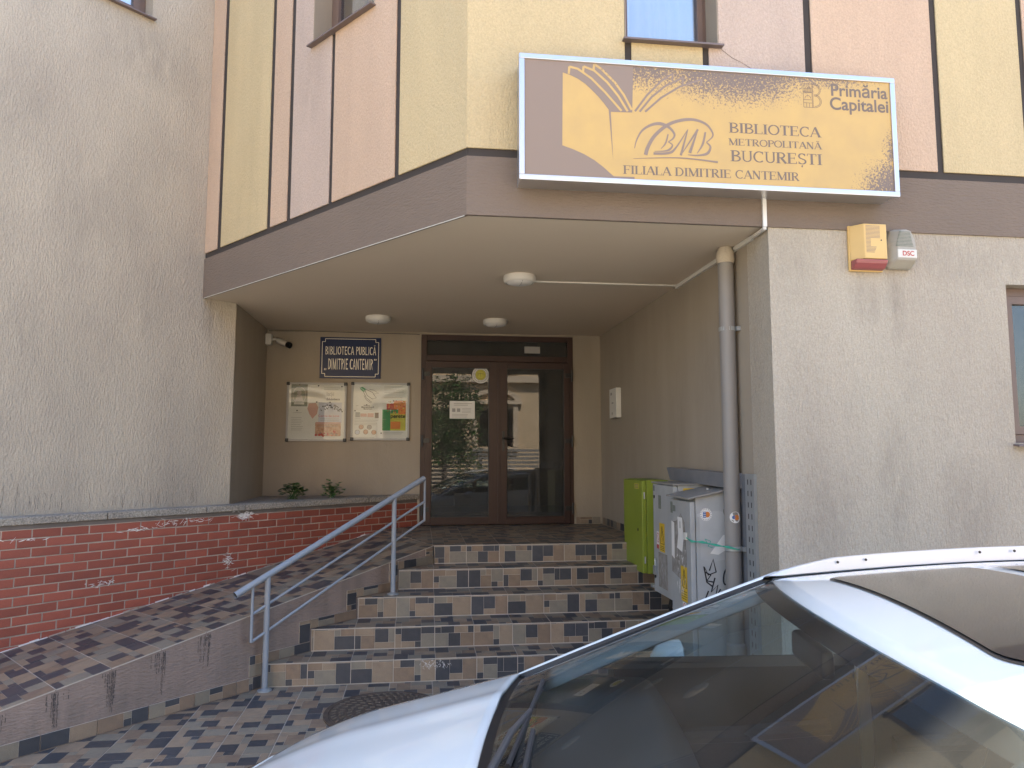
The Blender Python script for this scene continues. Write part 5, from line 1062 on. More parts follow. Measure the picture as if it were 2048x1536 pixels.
# ------------------------------------------------------------------ alarm sirens
t = thing('yellow_siren', 'yellow louvred alarm siren with a dark red lens on the front wall', 'siren', (2.94, YF, 2.93))
y0, yf = YF + 0.010, YF - 0.085
m = MB(); m.prism([(2.835, y0, 2.93), (3.075, y0, 2.93), (3.075, y0, 3.24), (2.835, y0, 3.24)], (0, -0.02, 0)); m.build('base', 'siren_yellow', t, bevel=0.006)
m = MB(); m.prism([(2.84, y0 - 0.021, 3.005), (2.84, y0 - 0.021, 3.235), (2.90, yf, 3.235), (3.06, yf, 3.235), (3.07, y0 - 0.021, 3.235), (3.07, y0 - 0.021, 3.005)][1:5], (0, 0, -0.235))
m.build('cover', 'siren_yellow', t, bevel=0.005)
m = MB(); m.prism([(2.842, y0 - 0.021, 2.998), (2.842, y0 - 0.021, 2.935), (2.842, y0 - 0.055, 2.942), (2.842, yf + 0.012, 2.972), (2.842, yf + 0.002, 2.998)], (0.226, 0, 0)); m.build('lens', 'siren_lens', t, bevel=0.008)
for i in range(10): m = MB(); m.box(2.912, yf - 0.0008, 3.218 - i * 0.0088, 3.012, yf + 0.002, 3.2215 - i * 0.0088); m.build('louvre', 'ink_brown', t)
for i in range(6): m = MB(); m.box(2.912, yf - 0.0008, 3.130 - i * 0.0088, 2.945, yf + 0.002, 3.1335 - i * 0.0088); m.build('louvre', 'ink_brown', t)
for i in range(5): m = MB(); m.box(2.912, yf - 0.0008, 3.076 - i * 0.0088, 2.985 - i * 0.004, yf + 0.002, 3.0795 - i * 0.0088); m.build('louvre', 'ink_brown', t)
m = MB(); m.lathe((3.02, yf, 3.125), (0, -1, 0), [(0.005, 0), (0.005, 0.001)], 10); m.build('screw', 'door_black', t)
t = thing('grey_siren', 'rounded grey alarm siren with red letters, right of the yellow siren', 'siren', (3.19, YF, 2.95))
def rr(x0, x1, z0, z1, k0, k1): return [(x0 + k0, z0), (x1 - k0, z0), (x1, z0 + k0), (x1 - 0.01, (z0 + z1) / 2 + 0.03), (x1 - k1, z1 - 0.01), (x1 - k1 - 0.03, z1), (x0 + k1 + 0.03, z1), (x0 + k1, z1 - 0.01), (x0 + 0.01, (z0 + z1) / 2 + 0.03), (x0, z0 + k0)]
yb = YF + 0.010; PB = rr(3.088, 3.288, 2.952, 3.222, 0.02, 0.045); PF = rr(3.128, 3.272, 3.00, 3.205, 0.008, 0.036)
m = MB(); n = len(PB)
V = [(x, yb, z) for x, z in PB] + [(x, yb - 0.03, z) for x, z in PB] + [(x, YF - 0.085, z) for x, z in PF]
F = [tuple(range(n - 1, -1, -1)), tuple(range(2 * n, 3 * n))] + [(i, (i + 1) % n, n + (i + 1) % n, n + i) for i in range(n)] + [(n + i, n + (i + 1) % n, 2 * n + (i + 1) % n, 2 * n + i) for i in range(n)]
m.add(V, F); m.build('cover', 'siren_grey', t, bevel=0.006)
m = MB(); m.prism([(3.135, YF - 0.03, 2.965), (3.135, YF - 0.083, 3.004), (3.135, YF - 0.06, 3.004), (3.135, YF - 0.02, 3.0)], (0.125, 0, 0)); m.build('lens', 'siren_lens_old', t)
for i in range(11): k = 0.012 + 0.0028 * i; m = MB(); m.box(3.185 - 0.022 - k, YF - 0.087, 3.186 - i * 0.0096, 3.205 + 0.012 + k * 0.75, YF - 0.083, 3.1905 - i * 0.0096); m.build('louvre', 'ink_slate', t)
m = MB(); m.box(3.133, YF - 0.090, 3.012, 3.268, YF - 0.084, 3.068); m.build('name_plate', 'white_plastic', t, bevel=0.002)
font_print('lettering', 'DSC', (3.165, YF - 0.0905, 3.026), EX, EZ, 0.082, 'ink_red', t, 0.02)

# ------------------------------------------------------------------ handrail
hr = thing('handrail', 'blue-grey tubular steel handrail standing between the ramp and the stairs', 'handrail', (-1.094, 5.722, 0))
b1 = Vector((-1.094, 5.722, 0)); b2 = Vector((-0.206, 6.556, 0.514)); hd = (b2 - b1); hd.z = 0; hd.normalize()
def hp(x, z): return Vector((b1.x + hd.x * x, b1.y + hd.y * x, z))
def along(X): return (X - b1.x) / hd.x
m = MB(); m.tube([hp(along(-1.283), 0.716), hp(along(0.05), 1.497)], 0.024, 16, cap=False); m.build('top_rail', 'rail_paint', hr, smooth=True)
m = MB(); m.lathe(hp(along(-1.279), 0.7185), (hp(1, 1.303) - hp(0, 0.717)).normalized(), [(0.0235, 0.0), (0.0, 0.002)], 16); m.build('pipe_mouth', 'door_black', hr)
for x, z0, z1 in ((0.0, 0.0, 0.823), ((b2 - b1).xy.length, RISE * 3, 1.345)):
    m = MB(); m.tube([hp(x, z0), hp(x, z1)], 0.021, 14); m.build('post', 'rail_paint', hr, smooth=True)
    m = MB(); m.lathe(hp(x, z0), (0, 0, 1), [(0.052, 0), (0.052, 0.006), (0.03, 0.014), (0.022, 0.02)], 18); m.build('flange', 'galv', hr, smooth=True)
for za, zb in ((0.371, 1.121), (0.565, 1.288)):
    m = MB(); m.tube([hp(along(-1.176), za), hp(along(0.06), zb)], 0.0105, 10); m.build('lower_rail', 'rail_paint', hr, smooth=True)
for X, za, zb in ((-1.182, 0.366, 0.765), (0.058, 1.117, 1.492)):
    m = MB(); m.tube([hp(along(X), za), hp(along(X), zb)], 0.0105, 10); m.build('upright', 'rail_paint', hr, smooth=True)

# ------------------------------------------------------------------ weeds on the planter
def plant(x, y, z, n, r, label, seed):
    rnd = random.Random(seed); t = thing('leafy_weed', label, 'plant', (x, y, z), 'weeds growing on the planter ledge')
    tips = []
    m = MB()
    for i in range(n):
        a = rnd.uniform(0, 6.28); e = rnd.uniform(0.2, 1.0); tip = Vector((x + r * 1.5 * math.cos(a) * e, y + r * 0.7 * math.sin(a) * e, z + r * rnd.uniform(0.5, 1.9)))
        m.tube([(x + rnd.gauss(0, 0.03), y, z), ((x + tip.x) / 2, (y + tip.y) / 2, z + (tip.z - z) * 0.65), tip], 0.002, 5); tips.append(tip)
    m.build('stems', 'leaf', t)
    V, F = [], []
    for tip in tips:
        for j in range(4):
            c = tip + Vector((rnd.gauss(0, 0.022), rnd.gauss(0, 0.02), rnd.gauss(0, 0.02))); a = rnd.uniform(0, 6.28); d = Vector((math.cos(a), math.sin(a), rnd.uniform(-0.3, 0.5))).normalized(); s_ = d.cross(EZ).normalized(); up = s_.cross(d)
            L_ = rnd.uniform(0.05, 0.085); k = len(V)
            V += [c, c + d * L_ * 0.45 + s_ * L_ * 0.4 + up * 0.004, c + d * L_ * 0.5 - up * 0.004, c + d * L_ * 0.45 - s_ * L_ * 0.4 + up * 0.004, c + d * L_ - up * 0.006]
            F += [(k, k + 1, k + 2), (k, k + 2, k + 3), (k + 1, k + 4, k + 2), (k + 2, k + 4, k + 3)]
    tag(obj('leaves', mesh('leaves', V, F, 'leaf'), t), kind='stuff')
plant(-1.36, 8.35, 1.228, 26, 0.085, 'larger green weed on the planter ledge under the left notice board', 3)
plant(-0.98, 8.55, 1.228, 20, 0.075, 'smaller green weed on the planter ledge, nearer the handrail', 5)

# ------------------------------------------------------------------ manhole cover
t = thing('manhole_cover', 'rusty round cast iron manhole cover in the tiled pavement', 'manhole cover', (-0.2, 5.14, 0))
mc = Vector((-0.20, 5.16, 0.008)); MR = 0.375
m = MB(); m.lathe(mc + EZ * -0.01, EZ, [(MR + 0.03, 0.0), (MR + 0.03, 0.0125), (MR, 0.015), (MR - 0.006, 0.010)], 48); m.build('ring', 'iron', t)
m = MB(); m.lathe(mc + EZ * -0.01, EZ, [(MR - 0.008, 0.0), (MR - 0.008, 0.012), (0.0, 0.012)], 48); m.build('lid', 'iron', t)
rnd = random.Random(4); m = MB()
for ring, cnt in ((0.06, 6), (0.12, 14), (0.18, 22), (0.235, 30), (0.29, 36), (0.34, 44)):
    for i in range(cnt):
        a = 2 * math.pi * i / cnt + ring * 9; p = mc + Vector((math.cos(a), math.sin(a), 0)) * ring; b = a + 0.7; u = Vector((math.cos(b), math.sin(b), 0)) * 0.034; v = Vector((-math.sin(b), math.cos(b), 0)) * 0.011
        m.obox(p - u / 2 - v / 2 + EZ * 0.0015, u, v, EZ * rnd.uniform(0.004, 0.008))
tag(m.build('tread_studs', 'iron_stud', t), kind='stuff')
for i in range(40):
    pass

# ------------------------------------------------------------------ the white car
PHI = 0.195
car = thing('parked_car', 'white car with roof rails and sunroof parked along the kerb before the stairs', 'car', (0.228, 1.998, -0.137), None, -PHI)
vb, vh, bb, bh, xh = 0.885, 0.81, 0.045, 0.132, 0.801
zb, cb, zh, ch = 1.025, 0.077, 1.398, 0.05
def cbuild(m, name, mats, parent=car, smooth=True, bevel=0.0): return m.build(name, mats, parent, smooth=smooth, local=True, bevel=bevel)
def grid(fn, nu, nv, mats, name, parent=car, thick=0.0, smooth=True):
    V = [Vector(fn(i / nu, j / nv)) for i in range(nu + 1) for j in range(nv + 1)]
    F = [(i * (nv + 1) + j, (i + 1) * (nv + 1) + j, (i + 1) * (nv + 1) + j + 1, i * (nv + 1) + j + 1) for i in range(nu) for j in range(nv)]
    o = obj(name, mesh(name, V, F, mats, smooth=smooth), parent, True)
    if thick: md = o.modifiers.new('thickness', 'SOLIDIFY'); md.thickness = thick; md.offset = -1
    return o
def lerp(a, b, t): return a + (b - a) * t
def base_pt(v): t = (v / vb) ** 2; return Vector((bb * t, v, zb + cb * (1 - t)))
def head_pt(v): t = (v / vh) ** 2; return Vector((xh + bh * t, v, zh + ch * (1 - t)))
def ws(t, k, lift=0.0):                                   # windscreen surface: t 0 base .. 1 header, k -1..1 across
    p = base_pt(k * vb).lerp(head_pt(k * vh), t); n = Vector((-0.42, 0, 0.9)); return p + n * (0.010 * (1 - 0.85 * k * k) * math.sin(math.pi * t) + lift)
grid(lambda t, k: ws(lerp(-0.03, 1.0, t), lerp(-1, 1, k)), 10, 16, 'glass_car', 'windscreen')
for nm, f in (('frit_bottom', lambda t, k: ws(lerp(-0.02, 0.105 - 0.03 * (2 * k - 1) ** 2, t), lerp(-1, 1, k), -0.003)), ('frit_top', lambda t, k: ws(lerp(0.925, 0.995, t), lerp(-1, 1, k), -0.003)),
              ('frit_side', lambda t, k: ws(lerp(0.0, 1, t), lerp(0.945, 1.0, k), -0.0035)), ('frit_side', lambda t, k: ws(lerp(0.0, 1, t), lerp(-1.0, -0.945, k), -0.0035))):
    grid(f, 12, 12, 'frit', nm)
# roof skin
def roof_z(x, v):
    xe = xh + bh * (min(abs(v), vh) / vh) ** 2; dx = max(0.0, x - xe)
    z = zh + ch * (1 - min(1, (v / vh) ** 2)) + 0.075 * math.sin(min(dx / 1.1, 1) * math.pi / 2) - 0.10 * max(0, dx - 1.1) ** 2
    if abs(v) > vh - 0.02: z -= 4.5 * (abs(v) - vh + 0.02) ** 2 * 2.2
    return z
def roof_fn(t, k):
    v = lerp(-0.89, 0.89, k); xe = xh + bh * (min(abs(v), vh) / vh) ** 2 + (0.22 * (abs(v) - vh) if abs(v) > vh else 0); x = lerp(xe - 0.002, 2.75, t); return (x, v, roof_z(x, v))
grid(roof_fn, 30, 44, 'car_white', 'roof', thick=0.02)
grid(lambda t, k: (lerp(head_pt(lerp(-0.77, 0.77, k)).x + 0.06, 2.7, t), lerp(-0.77, 0.77, k), roof_z(lerp(head_pt(lerp(-0.77, 0.77, k)).x + 0.06, 2.7, t), lerp(-0.77, 0.77, k)) - 0.04), 10, 12, 'car_trim_grey', 'headlining')
def rounded(t, k, x0, x1, v0, r=0.09):
    x = lerp(x0, x1, t); e = 0.0
    if x < x0 + r: e = r - math.sqrt(max(0, r * r - (x0 + r - x) ** 2))
    if x > x1 - r: e = r - math.sqrt(max(0, r * r - (x - x1 + r) ** 2))
    v = lerp(-v0 + e, v0 - e, k); return x, v
def sun_fn(lift, grow):
    def f(t, k): x, v = rounded(0.5 - 0.5 * math.cos(math.pi * t), k, 1.017 - grow, 1.45 + grow, 0.514 + grow); return (x, v, roof_z(x, v) + lift)
    return f
grid(sun_fn(0.0025, 0.010), 26, 16, 'car_black', 'sunroof_seal'); grid(sun_fn(0.0055, 0.0), 26, 16, 'frit', 'sunroof_glass')
grid(lambda t, k: (lerp(1.52, 2.3, t), lerp(-0.514, 0.514, k), roof_z(lerp(1.52, 2.3, t), lerp(-0.514, 0.514, k)) + 0.004), 12, 12, 'frit', 'rear_roof_glass')
for sgn in (1, -1):
    # roof rail
    V = []; F = []; n = 26
    for i in range(n + 1):
        t = i / n; x = lerp(0.90, 2.5, t); v = sgn * (0.815 + 0.01 * math.sin(math.pi * t)); h = 0.052 * min(1, (t / 0.16) ** 0.6) * min(1, ((1 - t) / 0.12) ** 0.7) + 0.002; z = roof_z(x, abs(v)); wd = 0.014
        zi = roof_z(x, abs(v) - wd); V += [(x, v - wd, zi + 0.008), (x, v - wd * 0.55, zi + h), (x, v + wd * 0.55, zi + h), (x, v + wd, z + 0.004)]
    for i in range(n):
        for j in range(4): F.append((4 * i + j, 4 * i + (j + 1) % 4, 4 * i + 4 + (j + 1) % 4, 4 * i + 4 + j))
    F += [(3, 2, 1, 0), (4 * n, 4 * n + 1, 4 * n + 2, 4 * n + 3)]
    rl = obj('roof_rail', mesh('roof_rail', V, F, 'rail_satin'), car, True)
    V = []; F = []
    for i in range(n + 1):
        x = lerp(0.89, 2.51, i / n); v = sgn * (0.815 + 0.01 * math.sin(math.pi * i / n)); V += [(x, v - 0.028, roof_z(x, abs(v - 0.028)) + 0.003), (x, v + 0.028, roof_z(x, abs(v + 0.028)) + 0.003)]
    F = [(2 * i, 2 * i + 1, 2 * i + 3, 2 * i + 2) for i in range(n)]; obj('rail_gasket', mesh('rail_gasket', V, F, 'car_black'), car, True)
    for x in (1.16, 1.26, 1.66, 1.78):
        m = MB(); m.lathe((x, sgn * 0.8025, roof_z(x, 0.80) + 0.036), (0, -sgn, 0.2), [(0.005, 0), (0.005, 0.0012)], 8); obj_ = m.build('rail_plug', 'car_black', rl, local=True)
    # A pillar outside (white) with black trim strip, running into the cant rail
    def pil(t, e):
        if t <= 1: p = base_pt(vb).lerp(head_pt(vh), t); p += Vector((-0.42, 0, 0.9)) * 0.005 * math.sin(math.pi * min(1, max(0, t))); return Vector((p.x + 0.02, sgn * (p.y + e), p.z + 0.004 - e * 0.35))
        x = lerp(head_pt(vh).x, 2.75, t - 1); return Vector((x, sgn * (0.845 + e * 0.5), roof_z(x, 0.84) - 0.018))
    m = MB(); m.tube([pil(t, 0.045) for t in [-0.28, -0.12, 0, 0.2, 0.4, 0.6, 0.8, 1.0, 1.25, 1.5, 1.75, 2.0]], [0.012, 0.022, 0.026, 0.026, 0.026, 0.026, 0.027, 0.029, 0.034, 0.034, 0.034, 0.034], 12); cbuild(m, 'roof_pillar', 'car_white')
    m = MB(); m.tube([pil(t, 0.008) + Vector((-0.012, 0, 0.001)) for t in [-0.12, 0, 0.2, 0.4, 0.6, 0.8, 1.0]], 0.010, 8); cbuild(m, 'pillar_trim', 'car_black')
    # inside pillar lining, pale grey, widening to the dashboard
    def lin(t, k): a = ws(t, sgn * 0.955, -0.012); b = ws(t, sgn * (0.955 - 0.17 * (1 - 0.35 * t) - 0.10 * max(0, 0.25 - t)), -0.035) + Vector((0.05, 0, -0.01)); return a.lerp(b, k)
    if sgn > 0: grid(lin, 10, 4, 'car_trim_grey', 'pillar_lining', thick=0.004)
    # side glass, pillars behind
    def belt(x): return 1.045 + 0.035 * (x - 0.1)
    def side(x, z): # lateral position of the glasshouse side
        zt = 1.43; zb_ = belt(x); t = min(1, max(0, (z - zb_) / (zt - zb_))); return sgn * lerp(0.955, 0.855, t ** 1.15)
    def top_line(x): 
        if x < 0.95: t = (x - 0.10) / 0.85; return lerp(1.05, 1.385, max(0, t) ** 0.95)
        return roof_z(x, 0.82) - 0.045
    for x0, x1 in ((0.30, 1.22), (1.32, 2.15)):
        grid(lambda t, k: (lerp(x0, x1, t), side(lerp(x0, x1, t), lerp(belt(lerp(x0, x1, t)), max(belt(lerp(x0, x1, t)) + 0.004, top_line(lerp(x0, x1, t))), k)), lerp(belt(lerp(x0, x1, t)), max(belt(lerp(x0, x1, t)) + 0.004, top_line(lerp(x0, x1, t))), k)), 14, 6, 'glass_car', 'side_window')
    grid(lambda t, k: (lerp(1.22, 1.32, t), side(1.27, lerp(1.06, top_line(1.27) + 0.03, k)) + sgn * 0.003, lerp(1.06, top_line(1.27) + 0.03, k)), 2, 6, 'car_black', 'middle_pillar', thick=0.03)
    grid(lambda t, k: (lerp(2.15, 2.9 + 0.05 * (1 - k), t), side(2.15, lerp(1.06, 1.42, k)) * (1 - 0.05 * t), lerp(1.08, top_line(lerp(2.15, 2.75, t)) + 0.04 - 0.18 * t * t, k)), 6, 6, 'car_white', 'rear_pillar', thick=0.03)
    grid(lambda t, k: (lerp(0.25, 2.3, t), sgn * lerp(0.88, 0.962, k), belt(lerp(0.25, 2.3, t)) + 0.010 - 0.02 * (1 - k)), 10, 3, 'car_black', 'belt_trim')
    # flank: doors and rear wing
    def flank(x0, x1):
        def f(t, k):
            x = lerp(x0, x1, t); z = lerp(belt(x) + 0.004, 0.26, k); y = 0.955 + 0.05 * math.sin(min(1, (belt(x) - z) / 0.42) * math.pi / 2) - 0.05 * max(0, (0.5 - z) / 0.25) ** 2; return (x, sgn * y, z)
        return f
    for x0, x1, nm in ((0.33, 1.265, 'front_door'), (1.272, 2.12, 'rear_door')):
        o = grid(flank(x0, x1), 8, 12, 'car_white', nm, thick=0.02)
        hx = x1 - 0.16; m = MB(); m.tube([(hx - 0.09, sgn * 1.0, 0.93), (hx - 0.07, sgn * 1.095, 0.935), (hx + 0.05, sgn * 1.095, 0.94), (hx + 0.07, sgn * 1.0, 0.94)], 0.012, 8); m.build('door_handle', 'car_white', o, smooth=True, local=True)
        grid(lambda t, k: (lerp(x0 + 0.02, x1 - 0.02, t), sgn * (0.915 - 0.03 * math.sin(k * 3.1)), lerp(belt(1) - 0.01, 0.45, k)), 6, 6, 'car_trim', 'door_card')
        m = MB(); m.tube([(lerp(x0, x1, .1), sgn * 0.87, 0.80), (lerp(x0, x1, .5), sgn * 0.85, 0.83), (lerp(x0, x1, .85), sgn * 0.86, 0.86)], 0.03, 8); cbuild(m, 'armrest', 'car_trim')
    def rq(t, k):
        x, y, z = flank(2.127, 3.25)(t, k); y = abs(y); e = max(0, (x - 2.9) / 0.35); y *= 1 - 0.16 * e * e
        cx, r_ = 2.62, 0.36
        if z < 0.32 + r_ and abs(x - cx) < r_: z = max(z, 0.32 + math.sqrt(max(0, r_ * r_ - (x - cx) ** 2)))
        return (x, sgn * y, z)
    grid(rq, 28, 16, 'car_white', 'rear_wing', thick=0.015)
    # front wing: from the hood shut line over the shoulder and down, with wheel arch
    def wing(t, k):
        x = lerp(-0.98, 0.325, t); p = max(0.0, -x) / 1.0
        ztop = zb - 0.014 - 0.27 * p - 0.24 * max(0, p - 0.55) ** 1.5 + (0.0 if x < 0 else 0.02 * x)
        vin = 0.892 - 0.06 * max(0, p - 0.55) ** 1.5 * 2
        if k < 0.4:
            a = k / 0.4 * math.pi / 2; y = vin + (1.0 - vin) * math.sin(a); z = ztop - 0.125 * (1 - math.cos(a)) ** 1.0
        else:
            q_ = (k - 0.4) / 0.6; z = lerp(ztop - 0.125, 0.28, q_); y = 1.0 + 0.008 * math.sin(min(1, q_ * 2.2) * math.pi / 2)
        if p > 0.7: y -= 0.35 * (p - 0.7) ** 1.6
        cx, r_ = -0.30, 0.37
        if k > 0.4 and z < 0.32 + r_ and abs(x - cx) < r_: z = max(z, 0.32 + math.sqrt(max(0, r_ * r_ - (x - cx) ** 2)))
        return (x, sgn * y, z)
    grid(wing, 40, 26, 'car_white', 'front_wing', thick=0.012)
    # headlight
    V = []; 
    grid(lambda t, k: (lerp(-1.06, -0.80, t) + 0.02 * (1 - k), sgn * lerp(0.42, 0.80, t) , lerp(0.60, 0.74, k) + 0.03 * t), 6, 4, 'glass_dark', 'headlight', thick=0.03)
    # mirror
    m = MB(); m.lathe((0.60, sgn * 1.09, 1.03), (1, 0, 0), [(0.02, -0.09), (0.075, -0.06), (0.10, 0.0), (0.10, 0.03), (0.09, 0.035)], 16)
    for v_ in m.v: v_.y = sgn * 1.09 + (v_.y - sgn * 1.09) * 1.15; v_.z = 1.03 + (v_.z - 1.03) * 0.72
    mo = cbuild(m, 'wing_mirror', 'car_white'); m = MB(); m.tube([(0.58, sgn * 0.95, 0.99), (0.60, sgn * 1.03, 1.01)], 0.025, 8); m.build('mirror_arm', 'car_black', mo, local=True)
    m = MB(); m.box(0.632, sgn * 1.09 - 0.09, 0.975, 0.638, sgn * 1.09 + 0.09, 1.085); m.build('mirror_glass', 'alu', mo, local=True)
    # wheels
    for cx in (-0.30, 2.62):
        y = sgn * 0.90
        wm = MB().lathe((cx, y, 0.32), (0, sgn, 0), [(0.22, -0.10), (0.31, -0.10), (0.32, -0.07), (0.32, 0.07), (0.31, 0.098), (0.225, 0.10)], 32).build('wheel', 'rubber', car, smooth=True, local=True)
        m = MB(); m.lathe((cx, y, 0.32), (0, sgn, 0), [(0.222, 0.099), (0.215, 0.07), (0.20, 0.055), (0.0, 0.05)], 32); m.build('rim', 'galv', wm, smooth=True, local=True)
        m = MB()
        for i in range(10): a = 2 * math.pi * i / 10; m.obox((cx + 0.04 * math.cos(a) - 0.012 * math.sin(a), y + sgn * 0.055, 0.32 + 0.04 * math.sin(a) + 0.012 * math.cos(a)), (0.175 * math.cos(a), 0, 0.175 * math.sin(a)), (0.024 * math.sin(a), 0, -0.024 * math.cos(a)), (0, sgn * 0.025, 0))
        m.build('spokes', 'alu', wm, local=True)
# hood
def hz(x, v): p = max(0.0, -x); return zb + cb * (1 - min(1, abs(v) / 0.883) ** 2) - 0.012 - 0.27 * p - 0.24 * max(0, p - 0.55) ** 1.5
def hood(t, k):
    v = lerp(-0.883, 0.883, k); e = (v / 0.883); xr = -0.052 + bb * e * e; xf = -1.0 + 0.20 * e * e; x = lerp(xr, xf, t); p = max(0, -x) / 1.0
    z = hz(x, v); z += 0.010 * math.exp(-((abs(v) - 0.45) / 0.08) ** 2) * (1 - p * 0.5); return (x, v, z)
grid(hood, 30, 40, 'car_white', 'hood', thick=0.012)
def nose(t, k):
    v = lerp(-0.93, 0.93, k); e = v / 0.93; x0 = -1.0 + 0.20 * min(1, abs(v / 0.883)) ** 2; z = lerp(hz(x0, v), 0.24, t); x = x0 - 0.16 * math.sin(min(1, t * 1.6) * math.pi / 2) + 0.05 * max(0, t - 0.6) + 0.10 * max(0, abs(e) - 0.7) ** 2 * 10; return (x, v, z)
grid(nose, 16, 30, 'car_white', 'front_bumper', thick=0.015)
m = MB(); m.box(-1.175, -0.38, 0.42, -1.14, 0.38, 0.66); cbuild(m, 'grille', 'car_black', smooth=False)
grid(lambda t, k: (3.22 + 0.1 * math.sin(t * 3.1) - 0.13 * (2 * k - 1) ** 2, lerp(-0.78, 0.78, k), lerp(1.12, 0.28, t)), 12, 20, 'car_white', 'tailgate', thick=0.02)
grid(lambda t, k: (lerp(2.74, 3.2, t) - 0.03 * (2 * k - 1) ** 2, lerp(-0.60, 0.60, k) * (1 + 0.18 * t), lerp(roof_z(2.74, 0) - 0.01, 1.125, t)), 8, 10, 'glass_dark', 'rear_window')
# cowl, wipers
def cowl(t, k): v = lerp(-0.893, 0.893, k); e = v / vb; x = lerp(-0.062 + bb * e * e, 0.035 + bb * e * e, t); return (x, v, zb + cb * (1 - e * e) - 0.020 - 0.012 * math.sin(t * 3.1) + 0.018 * t)
grid(cowl, 6, 30, 'car_black', 'cowl')
def wip(y0, y1, nm='wiper'):
    w0 = ws(0.03, y0 / vb, 0.022); w1 = ws(0.11, y1 / vb, 0.012)
    m = MB(); m.tube([w0 + Vector((-0.035, 0, 0)), w0.lerp(w1, 0.35) + Vector((-0.02, 0, 0.012)), w0.lerp(w1, 0.62)], [0.011, 0.009, 0.006], 8); wo_ = cbuild(m, nm, 'car_trim')
    m = MB(); a = w0.lerp(w1, 0.12); m.tube([a + Vector((0.0, 0, -0.003)), w0.lerp(w1, 0.55) + Vector((0, 0, -0.004)), w1 + Vector((0, 0, -0.004))], 0.0075, 6); m.build('blade', 'rubber', wo_, smooth=True, local=True)
    m = MB(); m.lathe(w0 + Vector((-0.035, 0, -0.03)), EZ, [(0.02, 0), (0.02, 0.03), (0.012, 0.045)], 12); m.build('pivot', 'car_black', wo_, local=True)
wip(-0.30, 0.42); wip(-0.68, -0.06)
# interior
def dash(t, k):
    v = lerp(-0.865, 0.865, k); x = lerp(0.015 + bb * (v / vb) ** 2, 0.62, t); z = lerp(zb + cb * (1 - (v / vb) ** 2) - 0.035, 1.02, min(1, t * 2.2)) - (0.30 * max(0, t - 0.72) ** 1.3 * 4); return (x, v, z)
grid(dash, 20, 24, 'car_trim', 'dashboard')
m = MB(); m.box(0.3, -0.72, 0.30, 3.1, 0.72, 0.34); m.box(-0.1, -0.70, 0.3, 0.0, 0.70, 0.95); cbuild(m, 'floor_pan', 'car_trim', smooth=False)
for sgn in (1, -1):
    m = MB(); m.box(0.95, sgn * 0.37 - 0.24, 0.50, 1.47, sgn * 0.37 + 0.24, 0.64); seat = cbuild(m, 'seat', 'seat_fabric', bevel=0.04)
    m = MB(); m.prism([(1.42, sgn * 0.37 - 0.24, 0.62), (1.56, sgn * 0.37 - 0.24, 0.62), (1.74, sgn * 0.37 - 0.22, 1.18), (1.64, sgn * 0.37 - 0.22, 1.19)], (0, 0.47, 0)); m.build('seat_back', 'seat_fabric', seat, local=True, bevel=0.04)
    m = MB(); m.box(1.67, sgn * 0.37 - 0.12, 1.21, 1.77, sgn * 0.37 + 0.12, 1.37); m.build('headrest', 'seat_fabric', seat, local=True, bevel=0.03)
m = MB(); m.box(2.2, -0.65, 0.5, 2.7, 0.65, 0.66); m.prism([(2.62, -0.65, 0.66), (2.75, -0.65, 0.66), (2.95, -0.65, 1.15), (2.85, -0.65, 1.17)], (0, 1.3, 0)); cbuild(m, 'rear_seat', 'seat_fabric', bevel=0.03)
m = MB(); c = Vector((0.80, -0.37, 0.98)); ax = Vector((0.9, 0, 0.42)).normalized(); u_ = Vector((0, 1, 0)); v_ = ax.cross(u_)
m.tube([c + (u_ * math.cos(2 * math.pi * i / 24) + v_ * math.sin(2 * math.pi * i / 24)) * 0.185 for i in range(25)], 0.015, 8); m.tube([c - u_ * 0.18, c + u_ * 0.18], 0.02, 8); m.tube([c, c - ax * 0.18], 0.03, 8); cbuild(m, 'steering_wheel', 'car_trim')
m = MB(); p = ws(0.86, 0.0, -0.05) + Vector((0.09, 0, -0.02)); m.box(p.x - 0.015, -0.12, p.z - 0.035, p.x + 0.02, 0.12, p.z + 0.035); cbuild(m, 'rear_view_mirror', 'car_black', bevel=0.012)

# ------------------------------------------------------------------ across the street (seen mirrored in the glass, and lighting the front)
hs = thing('opposite_house', 'cream stuccoed house with arched window heads across the street', 'house', (2, -9, 0))
HY = -9.0
def hbox(nm, mat, *b, bevel=0.0): m = MB(); m.box(*b); return m.build(nm, mat, hs, bevel=bevel)
wx = [-8.1, -4.7, -1.3, 2.15]
def hwall():
    xs = [-10, 4.45]; ops = [(x, x + 1.3, 2.0, 3.4) for x in wx] + [(x, x + 1.3, 4.9, 6.5) for x in wx]
    V, F = [], []
    X = sorted(set(xs + [v for o in ops for v in o[:2]])); Z = sorted(set([0, 7.6] + [v for o in ops for v in o[2:]]))
    m = MB()
    for i in range(len(X) - 1):
        for j in range(len(Z) - 1):
            cx, cz = (X[i] + X[i + 1]) / 2, (Z[j] + Z[j + 1]) / 2
            if any(a < cx < b and c < cz < e for a, b, c, e in ops): continue
            m.box(X[i], HY - 0.4, Z[j], X[i + 1], HY, Z[j + 1])
    return m.build('wall', 'house_cream', hs)
hwall()
